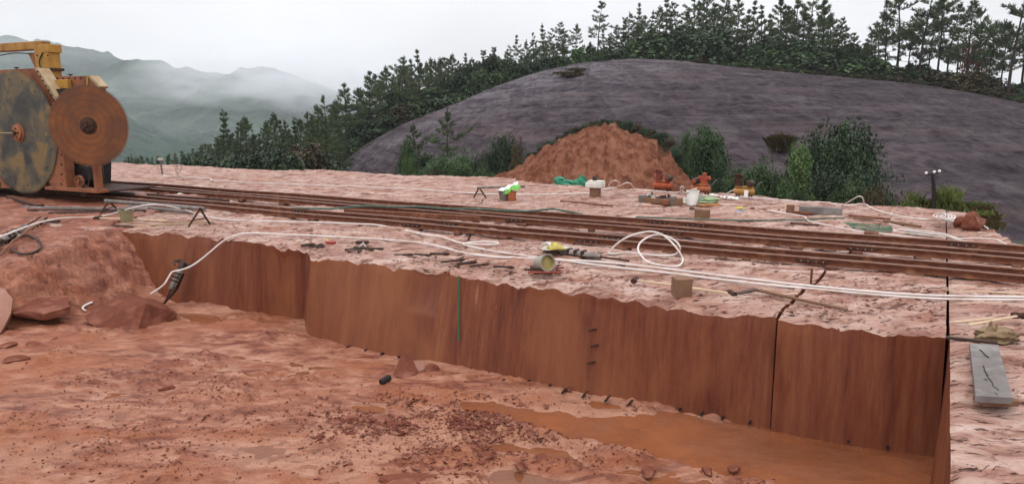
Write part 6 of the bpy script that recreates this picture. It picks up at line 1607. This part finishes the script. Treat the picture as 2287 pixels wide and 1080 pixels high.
def ter_s(rg, n):
    px = rg.uniform(230, 2280, n * 3); py = 380 + rg.random(n * 3) ** .7 * 380; ray_ = (py - 540) / FPX
    t_ = -CAMZ / (-math.sin(PITCH) - ray_ * math.cos(PITCH)); x_ = (px - 1143.5) / FPX * t_; y_ = (math.cos(PITCH) - ray_ * math.sin(PITCH)) * t_
    lo = np.interp(px, [q for q, _ in TOPE] + [q for q, _ in TOPM], [q for _, q in TOPE] + [q for _, q in TOPM]); hi = np.interp(px, fx, fy)
    ok = (py < lo - 5) & (py > hi + 5) & (px < 2110) & (rg.random(n * 3) < np.clip((fbm(x_ * .9, y_ * 1.3, 4, 512) - .42) * 5, .04, 1))
    return np.stack([x_, y_, rock_z(x_, y_, x_) + .004], -1)[ok][:n]
shards('stone_chips', 5000, MROCK, ter_s, 511, .008, .05, .3)
shards('pale_stone_chips', 3000, MT, ter_s, 513, .01, .06, .25)
for i, (px, py, sx_, sy_) in enumerate(((905, 1066, .28, .16), (1075, 1020, .16, .12), (995, 1000, .12, .09), (1055, 1062, .10, .07), (372, 868, .14, .05), (1450, 1052, .13, .08), (1580, 1052, .08, .06), (1640, 1045, .07, .05), (1210, 1022, .10, .07), (1160, 1040, .12, .06), (70, 770, .2, .12), (40, 800, .25, .13), (120, 760, .14, .1), (150, 790, .16, .1), (18, 770, .16, .12), (1270, 870, .06, .05))):
    rock('rock_flake', f'{("flat", "thin", "wedge-shaped")[i % 3]} rock flake in the mud of the pit floor, {ordinal(i + 1)} of the scattered flakes', W(px, py, PZ + .015), (sx_, sy_, .045), 600 + i, MROCK, 'rock flake', 'rock flakes in the pit', 3, i * .9)
# ------------------------------------------------------------------ air: one closed box of thin haze
def haze_box(name, lo, hi, dens, color):
    vs = [(x, y, z) for z in (lo[2], hi[2]) for y in (lo[1], hi[1]) for x in (lo[0], hi[0])]
    me = bpy.data.meshes.new(name); me.from_pydata(vs, [], [(0, 2, 3, 1), (4, 5, 7, 6), (0, 1, 5, 4), (2, 6, 7, 3), (0, 4, 6, 2), (1, 3, 7, 5)])
    m = bpy.data.materials.new(name); m.use_nodes = True; t = m.node_tree; t.nodes.clear()
    o = t.nodes.new('ShaderNodeOutputMaterial'); v = t.nodes.new('ShaderNodeVolumePrincipled')
    v.inputs['Density'].default_value = dens; v.inputs['Color'].default_value = color + (1,); v.inputs['Anisotropy'].default_value = 0.0
    t.links.new(v.outputs[0], o.inputs['Volume']); me.materials.append(m)
    ob = link(bpy.data.objects.new(name, me)); ob['kind'] = 'stuff'; return ob
haze_box('haze', (-2300, -70, -60), (1500, 1950, 175), 0.00026, (0.93, 0.965, 1.0))

# banks of mist drifting in front of the mountains (inside the haze, below the sky)
def mist(name, c, rad, dens, seed, scale):
    import bmesh
    bm = bmesh.new(); bmesh.ops.create_icosphere(bm, subdivisions=3, radius=1)
    me = bpy.data.meshes.new(name); bm.to_mesh(me); bm.free()
    m = bpy.data.materials.new(name + '_air'); m.use_nodes = True; t = m.node_tree; t.nodes.clear(); k = NT(t)
    o = k.n('ShaderNodeOutputMaterial'); v = k.n('ShaderNodeVolumePrincipled'); v.inputs['Color'].default_value = (.95, .97, 1, 1)
    tcn = k.n('ShaderNodeTexCoord').outputs['Object']
    ln = k.n('ShaderNodeVectorMath', operation='LENGTH'); k.put(ln.inputs[0], tcn)
    fall = k.math('SUBTRACT', 1.0, ln.outputs['Value'], clamp=True); fall = k.math('POWER', fall, 0.8)
    mpn = k.n('ShaderNodeMapping'); mpn.inputs['Location'].default_value = (seed, seed * .7, 0); mpn.inputs['Scale'].default_value = (1.6, 1.0, 1.3); k.put(mpn.inputs[0], tcn)
    n = k.noise(mpn.outputs[0], scale, 4, .55)
    d = k.math('MULTIPLY', k.math('MULTIPLY', fall, k.ramp(n, [(.36, 0.0), (.62, 1.0)])), dens)
    k.put(v.inputs['Density'], d); t.links.new(v.outputs[0], o.inputs['Volume']); me.materials.append(m)
    ob = link(bpy.data.objects.new(name, me)); ob.location = c; ob.scale = rad; ob['kind'] = 'stuff'; return ob
mist('mist', D(640, 170, 600), (130, 70, 30), .042, 1.3, 1.6)
mist('mist', D(770, 205, 560), (80, 50, 22), .024, 7.7, 1.6)
mist('mist', D(470, 205, 800), (150, 90, 26), .004, 3.1, 2.2)
mist('mist', D(370, 205, 640), (110, 60, 16), .005, 5.2, 2.6)
mist('mist', D(60, 92, 1050), (230, 90, 34), .004, 9.4, 2.2)
mist('mist', D(560, 285, 330), (90, 30, 12), .004, 4.4, 2.4)
